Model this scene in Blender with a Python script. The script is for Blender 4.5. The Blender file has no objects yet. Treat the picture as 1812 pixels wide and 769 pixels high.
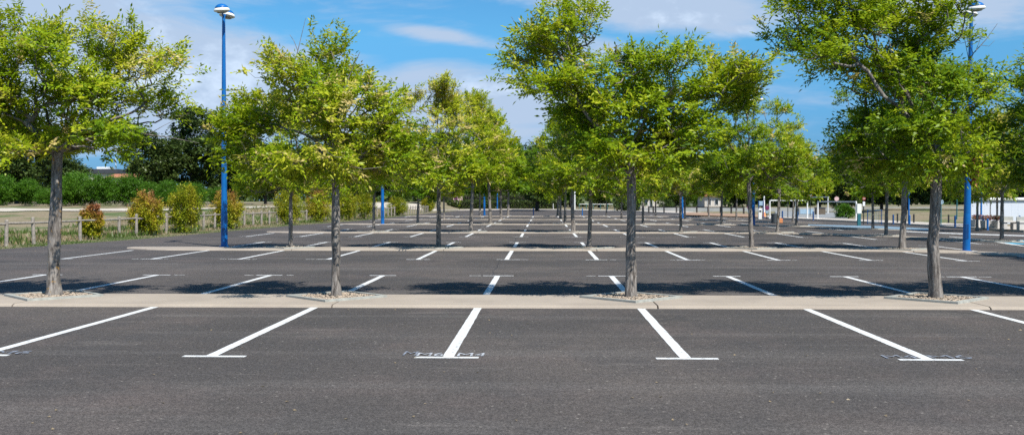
import bpy, math, random
import numpy as np
from mathutils import Vector, Matrix

# ------------------------------------------------------------------ camera
S = bpy.context.scene
COL = S.collection
R = math.radians
CAM_H = 1.65
F = 1762.0                       # focal length in photo pixels (photo 1812 wide)
YAW = math.atan(55 / F)
PITCH = math.atan(30.5 / F)
cam_d = bpy.data.cameras.new('camera')
cam = bpy.data.objects.new('camera', cam_d)
COL.objects.link(cam)
S.camera = cam
cam.location = (0, 0, CAM_H)
cam.rotation_euler = (math.pi / 2 - PITCH, 0, YAW)
cam_d.sensor_width = 36
cam_d.lens = 36 * F / 1812
cam_d.clip_start = 0.1
cam_d.clip_end = 6000
cam_d.dof.use_dof = True
cam_d.dof.focus_distance = 16.5
cam_d.dof.aperture_fstop = 2.8

# ------------------------------------------------------------------ light
SUN_TO = Vector((1.5, -2.0, 3.3)).normalized()
w = bpy.data.worlds.new('World')
S.world = w
w.use_nodes = True
sd = bpy.data.lights.new('sun', 'SUN')
sd.energy = 4.8
sd.angle = R(0.53)
sd.color = (1.0, 0.955, 0.88)
sun = bpy.data.objects.new('sun', sd)
COL.objects.link(sun)
sun.rotation_euler = SUN_TO.to_track_quat('Z', 'Y').to_euler()
sun.location = (20, -30, 60)
S.view_settings.view_transform = 'Standard'
S.view_settings.look = 'None'
S.view_settings.exposure = 0.50
S.view_settings.gamma = 1
S.cycles.max_bounces = 8
S.cycles.use_denoising = False
S.cycles.transparent_max_bounces = 8


def build_world():
    nt = w.node_tree
    N, L = nt.nodes, nt.links
    N.clear()
    out = N.new('ShaderNodeOutputWorld')
    bg = N.new('ShaderNodeBackground')
    bg.inputs['Strength'].default_value = 0.072
    sky = N.new('ShaderNodeTexSky')
    sky.sky_type = 'NISHITA'
    sky.sun_disc = False
    sky.sun_elevation = math.asin(SUN_TO.z)
    sky.sun_rotation = math.atan2(SUN_TO.x, SUN_TO.y)
    sky.air_density = 1.0
    sky.dust_density = 0.25
    sky.ozone_density = 4.0

    def val(x):
        return x

    def m(op, a, b=None, c=None, clamp=False):
        n = N.new('ShaderNodeMath')
        n.operation = op
        n.use_clamp = clamp
        for i, v in enumerate((a, b, c)):
            if v is None:
                continue
            if isinstance(v, (int, float)):
                n.inputs[i].default_value = v
            else:
                L.new(v, n.inputs[i])
        return n.outputs[0]

    tc = N.new('ShaderNodeTexCoord')
    sep = N.new('ShaderNodeSeparateXYZ')
    L.new(tc.outputs['Generated'], sep.inputs[0])
    X, Y, Z = sep.outputs
    az = m('ARCTAN2', X, Y)
    el = m('ARCSINE', Z)
    # wisps: noise stretched along the horizon
    cmb = N.new('ShaderNodeCombineXYZ')
    L.new(m('MULTIPLY', az, 5.0), cmb.inputs[0])
    L.new(m('MULTIPLY', el, 24.0), cmb.inputs[1])
    n1 = N.new('ShaderNodeTexNoise')
    n1.inputs['Scale'].default_value = 1.3
    n1.inputs['Detail'].default_value = 7
    n1.inputs['Roughness'].default_value = 0.62
    n1.inputs['Distortion'].default_value = 0.5
    L.new(cmb.outputs[0], n1.inputs['Vector'])
    cmb2 = N.new('ShaderNodeCombineXYZ')
    L.new(m('MULTIPLY', az, 14.0), cmb2.inputs[0])
    L.new(m('MULTIPLY', el, 22.0), cmb2.inputs[1])
    n2 = N.new('ShaderNodeTexNoise')
    n2.inputs['Scale'].default_value = 1.6
    n2.inputs['Detail'].default_value = 8
    n2.inputs['Roughness'].default_value = 0.6
    L.new(cmb2.outputs[0], n2.inputs['Vector'])

    def blob(px, py, rx, ry, tilt=0.0, k=1.0):
        ca, ce = (px - 961) / F, (354 - py) / F
        da = m('SUBTRACT', az, ca)
        de = m('SUBTRACT', el, ce)
        c, s = math.cos(R(tilt)), math.sin(R(tilt))
        u = m('ADD', m('MULTIPLY', da, c * F / rx), m('MULTIPLY', de, s * F / rx))
        v = m('ADD', m('MULTIPLY', da, -s * F / ry), m('MULTIPLY', de, c * F / ry))
        d = m('SQRT', m('ADD', m('MULTIPLY', u, u), m('MULTIPLY', v, v)))
        return m('MULTIPLY', m('SUBTRACT', 1.0, d, clamp=True), k)

    masks = [blob(40, 120, 560, 200, -4, 2.2), blob(440, 150, 560, 110, -12, 2.0), blob(830, 190, 280, 85, -6, 1.7),
             blob(700, 195, 420, 70, -10, 1.6), blob(850, 230, 260, 60, 0, 1.2),
             blob(790, 68, 150, 18, -8, 1.0), blob(330, 210, 300, 90, 0, 1.6),
             blob(1150, 18, 330, 62, -6, 1.8), blob(1300, 62, 130, 26, 4, 1.0),
             blob(1080, 95, 160, 34, -12, 0.8),
             blob(1640, 20, 240, 80, -4, 1.6), blob(1760, 62, 130, 26, -3, 0.9),
             blob(-900, 0, 700, 300, 0, 1.5), blob(3300, -60, 900, 260, 0, 1.5),
             blob(1500, 340, 900, 45, 0, 0.9)]
    tot = masks[0]
    for b in masks[1:]:
        tot = m('MAXIMUM', tot, b)
    # elsewhere in the sky (unseen): scattered clouds
    dens = m('ADD', m('MULTIPLY', tot, 1.0), m('MULTIPLY', m('SUBTRACT', n1.outputs[0], 0.5), 2.3))
    mr = N.new('ShaderNodeMapRange')
    mr.interpolation_type = 'SMOOTHSTEP'
    mr.inputs['From Min'].default_value = -0.05
    mr.inputs['From Max'].default_value = 0.95
    L.new(dens, mr.inputs['Value'])
    puff = N.new('ShaderNodeMapRange')
    puff.interpolation_type = 'SMOOTHSTEP'
    puff.inputs['From Min'].default_value = 0.44
    puff.inputs['From Max'].default_value = 0.72
    bl = m('MAXIMUM', blob(360, 150, 190, 95, 0, 1.0), blob(1230, 40, 240, 50, 0, 0.35))
    bl = m('MAXIMUM', bl, blob(860, 150, 120, 40, 0, 0.7))
    L.new(m('ADD', n2.outputs[0], m('MULTIPLY', m('SUBTRACT', bl, 0.35), 0.35)), puff.inputs['Value'])

    tint = N.new('ShaderNodeMix')
    tint.data_type = 'RGBA'
    tint.blend_type = 'MULTIPLY'
    tint.inputs['Factor'].default_value = 1.0
    L.new(sky.outputs[0], tint.inputs['A'])
    hz = N.new('ShaderNodeMapRange')
    hz.inputs['From Min'].default_value = 0.0
    hz.inputs['From Max'].default_value = 0.16
    L.new(el, hz.inputs['Value'])
    tm = N.new('ShaderNodeMix')
    tm.data_type = 'RGBA'
    tm.inputs['A'].default_value = (0.20, 0.42, 0.95, 1)
    tm.inputs['B'].default_value = (0.52, 1.08, 1.32, 1)
    L.new(hz.outputs[0], tm.inputs['Factor'])
    L.new(tm.outputs['Result'], tint.inputs['B'])
    ccol = N.new('ShaderNodeMix')
    ccol.data_type = 'RGBA'
    ccol.inputs['A'].default_value = (4.9, 6.1, 8.0, 1)
    ccol.inputs['B'].default_value = (7.0, 8.3, 10.2, 1)
    L.new(puff.outputs[0], ccol.inputs['Factor'])
    mix = N.new('ShaderNodeMix')
    mix.data_type = 'RGBA'
    L.new(m('MULTIPLY', mr.outputs[0], 0.93), mix.inputs['Factor'])
    L.new(tint.outputs['Result'], mix.inputs['A'])
    L.new(ccol.outputs['Result'], mix.inputs['B'])
    L.new(mix.outputs['Result'], bg.inputs['Color'])
    L.new(bg.outputs[0], out.inputs[0])


build_world()

# ------------------------------------------------------------------ pixel -> place helpers (real positions on the ground)
M3 = cam.rotation_euler.to_matrix()


def ray(px, py):
    return M3 @ Vector(((px - 906) / F, -(py - 384.5) / F, -1.0))


def G(px, py, z=0.0):
    d = ray(px, py)
    t = (z - CAM_H) / d.z
    return Vector((d.x * t, d.y * t, z))


def onY(px, py, Y):
    d = ray(px, py)
    t = Y / d.y
    return Vector((d.x * t, Y, CAM_H + d.z * t))


def place(px, yb, yt, z=0.0):
    """ground point under pixel (px,yb) and the height of something reaching pixel row yt there"""
    g = G(px, yb, z)
    return g.x, g.y, onY(px, yt, g.y).z - z


def sstep(a, b, x):
    t = np.clip((np.asarray(x, float) - a) / (b - a), 0, 1)
    return t * t * (3 - 2 * t)


# ------------------------------------------------------------------ mesh helpers
class MB:
    def __init__(self):
        self.v = []
        self.f = []

    def add(self, vs, fs):
        o = len(self.v)
        self.v.extend([tuple(x) for x in vs])
        self.f.extend([tuple(i + o for i in f) for f in fs])
        return self

    def box(self, x0, x1, y0, y1, z0, z1, rot=0.0, c=None, bev=0.0):
        if bev > 0:
            b = bev
            ring = lambda e, z: [(x0 + e, y0 + e, z), (x1 - e, y0 + e, z), (x1 - e, y1 - e, z), (x0 + e, y1 - e, z)]
            vs = ring(b, z0) + ring(0, z0 + b) + ring(0, z1 - b) + ring(b, z1)
            fs = [(3, 2, 1, 0), (12, 13, 14, 15)]
            for k in range(3):
                for i in range(4):
                    j = (i + 1) % 4
                    fs.append((k * 4 + i, k * 4 + j, k * 4 + 4 + j, k * 4 + 4 + i))
        else:
            vs = [(x0, y0, z0), (x1, y0, z0), (x1, y1, z0), (x0, y1, z0), (x0, y0, z1), (x1, y0, z1), (x1, y1, z1), (x0, y1, z1)]
            fs = [(3, 2, 1, 0), (4, 5, 6, 7), (0, 1, 5, 4), (1, 2, 6, 5), (2, 3, 7, 6), (3, 0, 4, 7)]
        if rot:
            cc = c or ((x0 + x1) / 2, (y0 + y1) / 2)
            s, k = math.sin(rot), math.cos(rot)
            vs = [(cc[0] + (x - cc[0]) * k - (y - cc[1]) * s, cc[1] + (x - cc[0]) * s + (y - cc[1]) * k, z) for x, y, z in vs]
        return self.add(vs, fs)

    def bar(self, a, b, wx, wz):
        """box beam from a to b, width wx (sideways), height wz"""
        a, b = Vector(a), Vector(b)
        d = (b - a).normalized()
        up = Vector((0, 0, 1)) if abs(d.z) < .9 else Vector((0, 1, 0))
        s = d.cross(up).normalized()
        u = s.cross(d)
        vs = []
        for p in (a, b):
            for i, j in ((-1, -1), (1, -1), (1, 1), (-1, 1)):
                vs.append(p + s * (i * wx / 2) + u * (j * wz / 2))
        return self.add(vs, [(0, 1, 2, 3), (7, 6, 5, 4), (0, 4, 5, 1), (1, 5, 6, 2), (2, 6, 7, 3), (3, 7, 4, 0)])

    def tube(self, pts, rad, n=12, cap=True):
        pts = [Vector(p) for p in pts]
        if not hasattr(rad, '__len__'):
            rad = [rad] * len(pts)
        vs, fs = [], []
        for i, p in enumerate(pts):
            d = (pts[min(i + 1, len(pts) - 1)] - pts[max(i - 1, 0)]).normalized()
            up = Vector((0, 1, 0)) if abs(d.y) < .9 else Vector((1, 0, 0))
            s = d.cross(up).normalized()
            u = s.cross(d)
            for k in range(n):
                a = 2 * math.pi * k / n
                vs.append(p + s * math.cos(a) * rad[i] + u * math.sin(a) * rad[i])
        for i in range(len(pts) - 1):
            for k in range(n):
                j = (k + 1) % n
                fs.append((i * n + j, i * n + k, (i + 1) * n + k, (i + 1) * n + j))
        if cap:
            fs.append(tuple(range(n)))
            fs.append(tuple(reversed(range((len(pts) - 1) * n, len(pts) * n))))
        return self.add(vs, fs)

    def lathe(self, prof, c=(0, 0, 0), n=24, tilt=None):
        """prof: (r,z) from bottom to top"""
        vs, fs = [], []
        for r, z in prof:
            for k in range(n):
                a = 2 * math.pi * k / n
                vs.append(Vector((r * math.cos(a), r * math.sin(a), z)))
        for i in range(len(prof) - 1):
            for k in range(n):
                j = (k + 1) % n
                fs.append((i * n + k, i * n + j, (i + 1) * n + j, (i + 1) * n + k))
        fs.append(tuple(reversed(range(n))))
        fs.append(tuple(range((len(prof) - 1) * n, len(prof) * n)))
        if tilt is not None:
            vs = [tilt @ v for v in vs]
        return self.add([v + Vector(c) for v in vs], fs)

    def build(self, name, mat, parent=None, smooth=False):
        me = bpy.data.meshes.new(name)
        me.from_pydata([tuple(v) for v in self.v], [], self.f)
        me.update()
        if mat:
            me.materials.append(mat)
        if smooth:
            me.polygons.foreach_set('use_smooth', [True] * len(me.polygons))
        o = bpy.data.objects.new(name, me)
        COL.objects.link(o)
        if parent:
            o.parent = parent
        return o


def np_mesh(name, V, Q, mat, shade=None, smooth=False):
    """mesh from numpy verts (n,3) and quads (m,4)"""
    me = bpy.data.meshes.new(name)
    V = np.asarray(V, np.float32)
    Q = np.asarray(Q, np.int32)
    me.vertices.add(len(V))
    me.vertices.foreach_set('co', V.ravel())
    me.loops.add(Q.size)
    me.loops.foreach_set('vertex_index', Q.ravel())
    me.polygons.add(len(Q))
    me.polygons.foreach_set('loop_start', np.arange(0, Q.size, 4, dtype=np.int32))
    me.polygons.foreach_set('loop_total', np.full(len(Q), 4, np.int32))
    if smooth:
        me.polygons.foreach_set('use_smooth', np.ones(len(Q), bool))
    me.update(calc_edges=True)
    if shade is not None:
        at = me.attributes.new('shade', 'FLOAT', 'POINT')
        at.data.foreach_set('value', np.asarray(shade, np.float32))
    me.materials.append(mat)
    return me


def link(name, me, parent=None):
    o = bpy.data.objects.new(name, me)
    COL.objects.link(o)
    if parent:
        o.parent = parent
    return o


def empty(name, loc, rz=0.0):
    o = bpy.data.objects.new(name, None)
    o.empty_display_size = 0.3
    COL.objects.link(o)
    o.location = loc
    o.rotation_euler = (0, 0, rz)
    return o


def tag(o, label=None, cat=None, group=None, kind=None):
    if label:
        o['label'] = label
    if cat:
        o['category'] = cat
    if group:
        o['group'] = group
    if kind:
        o['kind'] = kind
    return o


def copy_tree(o, parent=None):
    c = o.copy()
    COL.objects.link(c)
    c.parent = parent
    for ch in list(o.children):
        copy_tree(ch, c)
    return c


ORD = ['first', 'second', 'third', 'fourth', 'fifth', 'sixth', 'seventh', 'eighth', 'ninth', 'tenth', 'eleventh', 'twelfth',
       'thirteenth', 'fourteenth', 'fifteenth', 'sixteenth', 'seventeenth', 'eighteenth', 'nineteenth', 'twentieth']

# ------------------------------------------------------------------ materials


def new_mat(name):
    m = bpy.data.materials.new(name)
    m.use_nodes = True
    nt = m.node_tree
    b = nt.nodes['Principled BSDF']
    return m, nt, b


def ramp(nt, fac, stops):
    r = nt.nodes.new('ShaderNodeValToRGB')
    e = r.color_ramp.elements
    while len(e) < len(stops):
        e.new(0.5)
    for i, (p, c) in enumerate(stops):
        e[i].position = p
        e[i].color = (*c, 1)
    nt.links.new(fac, r.inputs[0])
    return r.outputs[0]


def noise(nt, scale, detail=4, rough=.5, coord='Object', stretch=None, out=0):
    tc = nt.nodes.new('ShaderNodeTexCoord') if coord != 'World' else nt.nodes.new('ShaderNodeNewGeometry')
    src = tc.outputs['Position'] if coord == 'World' else tc.outputs[coord]
    if stretch:
        mp = nt.nodes.new('ShaderNodeMapping')
        mp.inputs['Scale'].default_value = stretch
        nt.links.new(src, mp.inputs[0])
        src = mp.outputs[0]
    n = nt.nodes.new('ShaderNodeTexNoise')
    n.inputs['Scale'].default_value = scale
    n.inputs['Detail'].default_value = detail
    n.inputs['Roughness'].default_value = rough
    nt.links.new(src, n.inputs['Vector'])
    return n.outputs[out]


def mixc(nt, f, a, b, blend='MIX'):
    m = nt.nodes.new('ShaderNodeMix')
    m.data_type = 'RGBA'
    m.blend_type = blend
    for k, v in (('Factor', f), ('A', a), ('B', b)):
        if isinstance(v, (int, float)):
            m.inputs[k].default_value = v
        elif isinstance(v, tuple):
            m.inputs[k].default_value = (*v, 1)
        else:
            nt.links.new(v, m.inputs[k])
    return m.outputs['Result']


def bump(nt, b, h, strength=.3, dist=.01):
    n = nt.nodes.new('ShaderNodeBump')
    n.inputs['Strength'].default_value = strength
    n.inputs['Distance'].default_value = dist
    nt.links.new(h, n.inputs['Height'])
    nt.links.new(n.outputs[0], b.inputs['Normal'])


def maprange(nt, v, a, b, c=0., d=1.):
    n = nt.nodes.new('ShaderNodeMapRange')
    for i, x in zip(('From Min', 'From Max', 'To Min', 'To Max'), (a, b, c, d)):
        n.inputs[i].default_value = x
    nt.links.new(v, n.inputs['Value'])
    return n.outputs[0]


def simple(name, col, rough=.6, metal=0., var=.12, scale=6., bmp=0., coord='Object'):
    m, nt, b = new_mat(name)
    dark = tuple(c * (1 - var * 1.6) for c in col)
    lite = tuple(min(1, c * (1 + var)) for c in col)
    c = ramp(nt, noise(nt, scale, 5, .6, coord), [(.3, dark), (.55, col), (.75, lite)])
    nt.links.new(c, b.inputs['Base Color'])
    b.inputs['Roughness'].default_value = rough
    b.inputs['Metallic'].default_value = metal
    if bmp:
        bump(nt, b, noise(nt, scale * 6, 4, .6, coord), bmp)
    return m


def mat_asphalt():
    m, nt, b = new_mat('asphalt')
    big = noise(nt, .16, 3, .5, 'World')
    hue = noise(nt, .45, 4, .6, 'World')
    med = noise(nt, 1.1, 5, .6, 'World', (1, .5, 1))
    base = ramp(nt, big, [(.36, (.058, .053, .050)), (.50, (.073, .065, .060)), (.62, (.092, .080, .072))])
    base = mixc(nt, maprange(nt, hue, .50, .66, 0, .55), base, (.108, .088, .080))
    base = mixc(nt, maprange(nt, med, .46, .66, 0, .55), base, (.058, .055, .054))
    # pale scuffs, drawn out sideways, and long faint wheel lanes
    sc = noise(nt, .9, 7, .7, 'World', (.5, 2.4, 1))
    base = mixc(nt, maprange(nt, sc, .58, .72, 0, .45), base, (.17, .152, .138))
    lane = noise(nt, .55, 4, .6, 'World', (.12, 1.6, 1))
    base = mixc(nt, maprange(nt, lane, .52, .66, 0, .38), base, (.125, .116, .108))
    # aggregate at three sizes
    for sz, lo, hi, k, dk, lt in ((11, .42, .58, .9, .90, 1.09), (34, .42, .58, .9, .76, 1.25), (90, .40, .60, 1., .55, 1.5)):
        f = maprange(nt, noise(nt, sz, 2, .7, 'World'), lo, hi)
        d = mixc(nt, 1.0, base, (dk, dk, dk), 'MULTIPLY')
        l = mixc(nt, 1.0, base, (lt, lt, lt), 'MULTIPLY')
        base = mixc(nt, f, d, l)
    v = nt.nodes.new('ShaderNodeTexVoronoi')
    v.inputs['Scale'].default_value = 7
    g = nt.nodes.new('ShaderNodeNewGeometry')
    nt.links.new(g.outputs['Position'], v.inputs['Vector'])
    base = mixc(nt, maprange(nt, v.outputs['Distance'], .06, .10, .55, 0), base, (.36, .33, .29))
    # a few round oil drips
    v2 = nt.nodes.new('ShaderNodeTexVoronoi')
    v2.inputs['Scale'].default_value = .42
    nt.links.new(g.outputs['Position'], v2.inputs['Vector'])
    dr = mixc(nt, .5, v2.outputs['Distance'], noise(nt, 6, 5, .7, 'World'))
    base = mixc(nt, maprange(nt, dr, .27, .34, .5, 0), base, (.035, .034, .034))
    nt.links.new(base, b.inputs['Base Color'])
    b.inputs['Roughness'].default_value = .9
    b.inputs['Specular IOR Level'].default_value = .2
    bump(nt, b, noise(nt, 60, 3, .8, 'World'), .35, .006)
    return m


def mat_concrete():
    m, nt, b = new_mat('island_concrete')
    c1 = ramp(nt, noise(nt, .8, 5, .6, 'World'), [(.3, (.32, .27, .22)), (.6, (.41, .348, .282))])
    c2 = mixc(nt, maprange(nt, noise(nt, 60, 3, .8, 'World'), .35, .7, .0, .6), c1, (.22, .19, .155))
    c3 = mixc(nt, maprange(nt, noise(nt, 2.0, 6, .7, 'World', (.6, 2, 1)), .56, .75, 0, .4), c2, (.22, .19, .16))
    nt.links.new(c3, b.inputs['Base Color'])
    b.inputs['Roughness'].default_value = .9
    bump(nt, b, noise(nt, 70, 3, .7, 'World'), .3, .004)
    return m


def mat_paint(name, col, wear=.5):
    m, nt, b = new_mat(name)
    f = maprange(nt, noise(nt, 14, 8, .75, 'World'), wear, wear + .08, 0, .85)
    f2 = maprange(nt, noise(nt, 1.2, 3, .5, 'World'), .45, .75, 0, .25)
    c = mixc(nt, f, mixc(nt, f2, col, tuple(x * .55 for x in col)), (.11, .105, .10))
    nt.links.new(c, b.inputs['Base Color'])
    b.inputs['Roughness'].default_value = .7
    return m


def mat_ground():
    m, nt, b = new_mat('dry_grass_ground')
    a = noise(nt, .25, 6, .65, 'World')
    f = noise(nt, 5, 6, .75, 'World')
    dry = ramp(nt, f, [(.3, (.13, .10, .055)), (.5, (.215, .17, .10)), (.7, (.30, .25, .16))])
    green = ramp(nt, f, [(.3, (.035, .06, .012)), (.55, (.075, .12, .022)), (.75, (.14, .17, .045))])
    c = mixc(nt, maprange(nt, a, .36, .52), green, dry)
    nt.links.new(c, b.inputs['Base Color'])
    b.inputs['Roughness'].default_value = .95
    bump(nt, b, f, .6, .05)
    return m


def mat_leaf(name, stops, trans=(.42, .52, .02), tf=.40, var=.5):
    m, nt, b = new_mat(name)
    at = nt.nodes.new('ShaderNodeAttribute')
    at.attribute_name = 'shade'
    oi = nt.nodes.new('ShaderNodeObjectInfo')
    add = nt.nodes.new('ShaderNodeMath')
    add.operation = 'MULTIPLY_ADD'
    nt.links.new(oi.outputs['Random'], add.inputs[0])
    add.inputs[1].default_value = .22 * var
    nt.links.new(at.outputs['Fac'], add.inputs[2])
    c = ramp(nt, add.outputs[0], stops)
    nt.links.new(c, b.inputs['Base Color'])
    b.inputs['Roughness'].default_value = .42
    b.inputs['Specular IOR Level'].default_value = .28
    tr = nt.nodes.new('ShaderNodeBsdfTranslucent')
    tc = mixc(nt, .55, c, trans)
    nt.links.new(tc, tr.inputs['Color'])
    mx = nt.nodes.new('ShaderNodeMixShader')
    mx.inputs[0].default_value = tf
    nt.links.new(b.outputs[0], mx.inputs[1])
    nt.links.new(tr.outputs[0], mx.inputs[2])
    nt.links.new(mx.outputs[0], nt.nodes['Material Output'].inputs[0])
    return m


def mat_bark(name, lichen=False):
    m, nt, b = new_mat(name)
    n1 = noise(nt, 24, 7, .7, 'Object', (1, 1, .18))
    n2 = noise(nt, 3.5, 4, .6)
    c = ramp(nt, n1, [(.36, (.03, .024, .02)), (.47, (.135, .115, .10)), (.62, (.32, .29, .26))])
    c = mixc(nt, maprange(nt, n2, .4, .7, 0, .4), c, (.23, .22, .20))
    if lichen:
        c = mixc(nt, maprange(nt, noise(nt, 11, 5, .65), .60, .66, 0, .8), c, (.36, .20, .04))
    nt.links.new(c, b.inputs['Base Color'])
    b.inputs['Roughness'].default_value = .92
    bump(nt, b, n1, 1.0, .02)
    return m


M = {
    'asphalt': mat_asphalt(),
    'concrete': mat_concrete(),
    'seam': simple('tar_seam', (.030, .029, .030), .8, var=.1),
    'paint': mat_paint('white_road_paint', (.66, .67, .66), .55),
    'paint_old': mat_paint('worn_road_paint', (.60, .60, .58), .50),
    'stencil': mat_paint('faded_blue_grey_stencil', (.24, .27, .33), .46),
    'stencil_w': mat_paint('faded_white_stencil', (.44, .46, .49), .50),
    'bluepaint': mat_paint('pale_blue_road_paint', (.20, .31, .40), .50),
    'cyanpaint': mat_paint('cyan_road_paint', (.10, .42, .62), .62),
    'ground': mat_ground(),
    'path': simple('pale_gravel_path', (.50, .45, .37), .95, var=.15, scale=1.5, coord='World'),
    'pave': simple('beige_pavement', (.46, .41, .35), .9, var=.12, scale=1.2, coord='World'),
    'road': simple('grey_road', (.24, .25, .25), .9, var=.1, scale=.5, coord='World'),
    'soil': simple('red_brown_soil', (.33, .215, .14), .95, var=.25, scale=1.5, coord='World', bmp=.3),
    'leaf': mat_leaf('yellow_green_leaf', [(.0, (.045, .11, .006)), (.26, (.14, .25, .006)), (.52, (.29, .40, .008)), (.78, (.55, .55, .035)), (1., (.62, .47, .20))]),
    'leaf2': mat_leaf('green_leaf', [(.0, (.025, .08, .006)), (.4, (.08, .19, .008)), (.72, (.18, .30, .012)), (1., (.34, .38, .04))]),
    'leafdark': mat_leaf('dark_tree_leaf', [(.0, (.022, .042, .012)), (.5, (.06, .10, .022)), (1., (.13, .175, .04))], (.07, .11, .02), .22),
    'leafshrub': mat_leaf('bright_shrub_leaf', [(.0, (.03, .09, .006)), (.5, (.08, .20, .012)), (1., (.17, .31, .03))], (.08, .16, .01), .3),
    'leafhedge': mat_leaf('trimmed_hedge_leaf', [(.0, (.025, .05, .010)), (.5, (.065, .10, .020)), (1., (.13, .165, .04))], (.05, .08, .01), .2),
    'leafbush': mat_leaf('yellow_bush_leaf', [(.0, (.06, .10, .008)), (.35, (.22, .30, .012)), (.6, (.46, .42, .022)), (.82, (.46, .25, .07)), (1., (.40, .15, .08))], (.26, .24, .03), .34, 0.),
    'dead': simple('rust_brown_dead_leaf', (.22, .075, .035), .8, var=.3, scale=20),
    'bark': mat_bark('grey_bark'),
    'barkl': mat_bark('grey_bark_with_lichen', True),
    'barkd': simple('dark_bark', (.05, .042, .035), .95, var=.3, scale=4),
    'twig': simple('bare_twig', (.19, .165, .14), .9, var=.2, scale=9),
    'kerb': simple('grey_concrete_kerb', (.36, .365, .33), .85, var=.16, scale=9, bmp=.15),
    'stone': simple('gravel_stone', (.42, .34, .26), .9, var=.4, scale=15, coord='World'),
    'gravelbed': simple('gravel_bed', (.24, .185, .135), .95, var=.5, scale=40, coord='World', bmp=.8),
    'blue': simple('blue_enamel', (.004, .125, .40), .35, var=.10, scale=3),
    'bluedk': simple('dark_blue_paint', (.006, .065, .22), .4, var=.15, scale=4),
    'blackp': simple('black_paint', (.02, .022, .025), .5, var=.1),
    'white': simple('white_paint', (.78, .78, .76), .5, var=.05),
    'whitewarm': simple('off_white_enamel', (.80, .79, .72), .4, var=.04),
    'lens': simple('dull_diffuser', (.30, .30, .24), .4, var=.1, scale=9),
    'wood': simple('weathered_grey_wood', (.30, .265, .225), .9, var=.3, scale=9, bmp=.3),
    'darkwood': simple('dark_timber', (.05, .045, .04), .9, var=.3, scale=6),
    'shed': simple('pale_cladding', (.60, .64, .70), .6, var=.03, scale=.4, coord='World'),
    'roofdk': simple('dark_flat_roof', (.045, .05, .06), .7, var=.1, scale=1),
    'terra': simple('terracotta_tile', (.42, .17, .085), .85, var=.2, scale=2),
    'render': simple('cream_render', (.55, .50, .44), .85, var=.06, scale=.6),
    'window': simple('window_glass', (.03, .04, .05), .1, var=.1),
    'wallc': simple('light_concrete_wall', (.34, .34, .33), .9, var=.12, scale=.5, coord='World'),
    'red': simple('sign_red', (.38, .05, .04), .5, var=.05),
    'pink': simple('faded_sign_pink', (.62, .42, .40), .6, var=.12, scale=5),
    'purple': simple('sign_purple_blue', (.13, .02, .10), .5, var=.05),
    'skyblue': simple('light_blue_panel', (.30, .42, .52), .5, var=.08, scale=3),
    'orange': simple('orange_plastic', (.62, .24, .09), .6, var=.1),
    'teal': simple('teal_paint', (.02, .13, .15), .5, var=.1),
    'bin': simple('dark_grey_bin', (.075, .085, .09), .6, var=.15),
    'brown': simple('brown_panel', (.13, .10, .07), .8, var=.2),
    'bench': simple('white_stone_bench', (.60, .57, .53), .85, var=.1, scale=4),
    'planter': simple('white_planter_concrete', (.58, .55, .51), .9, var=.1, scale=4, bmp=.2),
    'flower': mat_leaf('mixed_flowers', [(.0, (.03, .07, .01)), (.4, (.08, .12, .02)), (.6, (.30, .12, .26)), (.8, (.55, .22, .03)), (1., (.55, .28, .35))], (.3, .2, .2), .2, 0.),
    'weed': mat_leaf('weed_blade', [(.0, (.035, .07, .012)), (.45, (.085, .14, .022)), (.6, (.20, .17, .07)), (1., (.38, .29, .19))], (.2, .2, .06), .25, 0.),
}

# ------------------------------------------------------------------ layout numbers
PERIOD = 17.2
BARS = [10.4 + PERIOD * i for i in range(6)]


def warp(X, Y):
    """the rows bow towards the near side east of the tenth metre"""
    return Y - .16 * max(0.0, min(X, 20) - 10) ** 2 * float(sstep(20, 33, Y))


EDGE = [(-21.5, 5), (-20.5, 20), (-18.3, 33), (-17.1, 42), (-16.3, 65), (-14.9, 80), (-14.3, 120), (-13.5, 158)]
FENCE = [(-19.9, 30), (-19.3, 38), (-18.95, 46), (-18.6, 60), (-18.3, 70), (-17.7, 79), (-16.6, 92), (-15.9, 105), (-15.4, 120), (-15.0, 134)]
fy = [p[1] for p in FENCE]
fx = [p[0] for p in FENCE]


def fence_x(Y):
    return np.interp(Y, fy, fx)


def terrain(X, Y):
    X, Y = np.asarray(X, float), np.asarray(Y, float)
    d = fence_x(Y) - X
    prof = np.interp(Y, [0, 30, 50, 69, 77, 92, 130, 400, 700], [0, 0, .05, .68, .96, 1.15, 1.3, 1.3, 0])
    z = sstep(.8, 6.5, d) * prof * (1 - sstep(200, 400, -X))
    mound = sstep(68, 94, Y) * sstep(0, 7, X - (21.5 + (Y - 70) * .26)) * .62 * (1 - sstep(200, 400, Y)) * (1 - sstep(150, 400, X))
    bumps = .05 * np.sin(X * .9 + Y * .35) * np.cos(Y * .6 - X * .23)
    live = np.maximum(sstep(1, 5, d), sstep(0, 4, X - (22 + (Y - 70) * .26)) * sstep(68, 76, Y))
    return -.03 + z + mound + bumps * live


# ------------------------------------------------------------------ ground sheet
def build_ground():
    xs = np.unique(np.concatenate([np.linspace(-3500, -130, 14), np.linspace(-130, 130, 209), np.linspace(130, 3500, 14)]))
    ys = np.unique(np.concatenate([np.linspace(-600, -20, 8), np.linspace(-20, 230, 201), np.linspace(230, 4500, 18)]))
    XX, YY = np.meshgrid(xs, ys)
    ZZ = terrain(XX, YY)
    V = np.stack([XX.ravel(), YY.ravel(), ZZ.ravel()], 1)
    nx, ny = len(xs), len(ys)
    i = (np.arange(ny - 1)[:, None] * nx + np.arange(nx - 1)[None]).ravel()
    Q = np.stack([i, i + 1, i + 1 + nx, i + nx], 1)
    tag(link('ground', np_mesh('ground', V, Q, M['ground'], smooth=True)), kind='structure')


build_ground()

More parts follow.
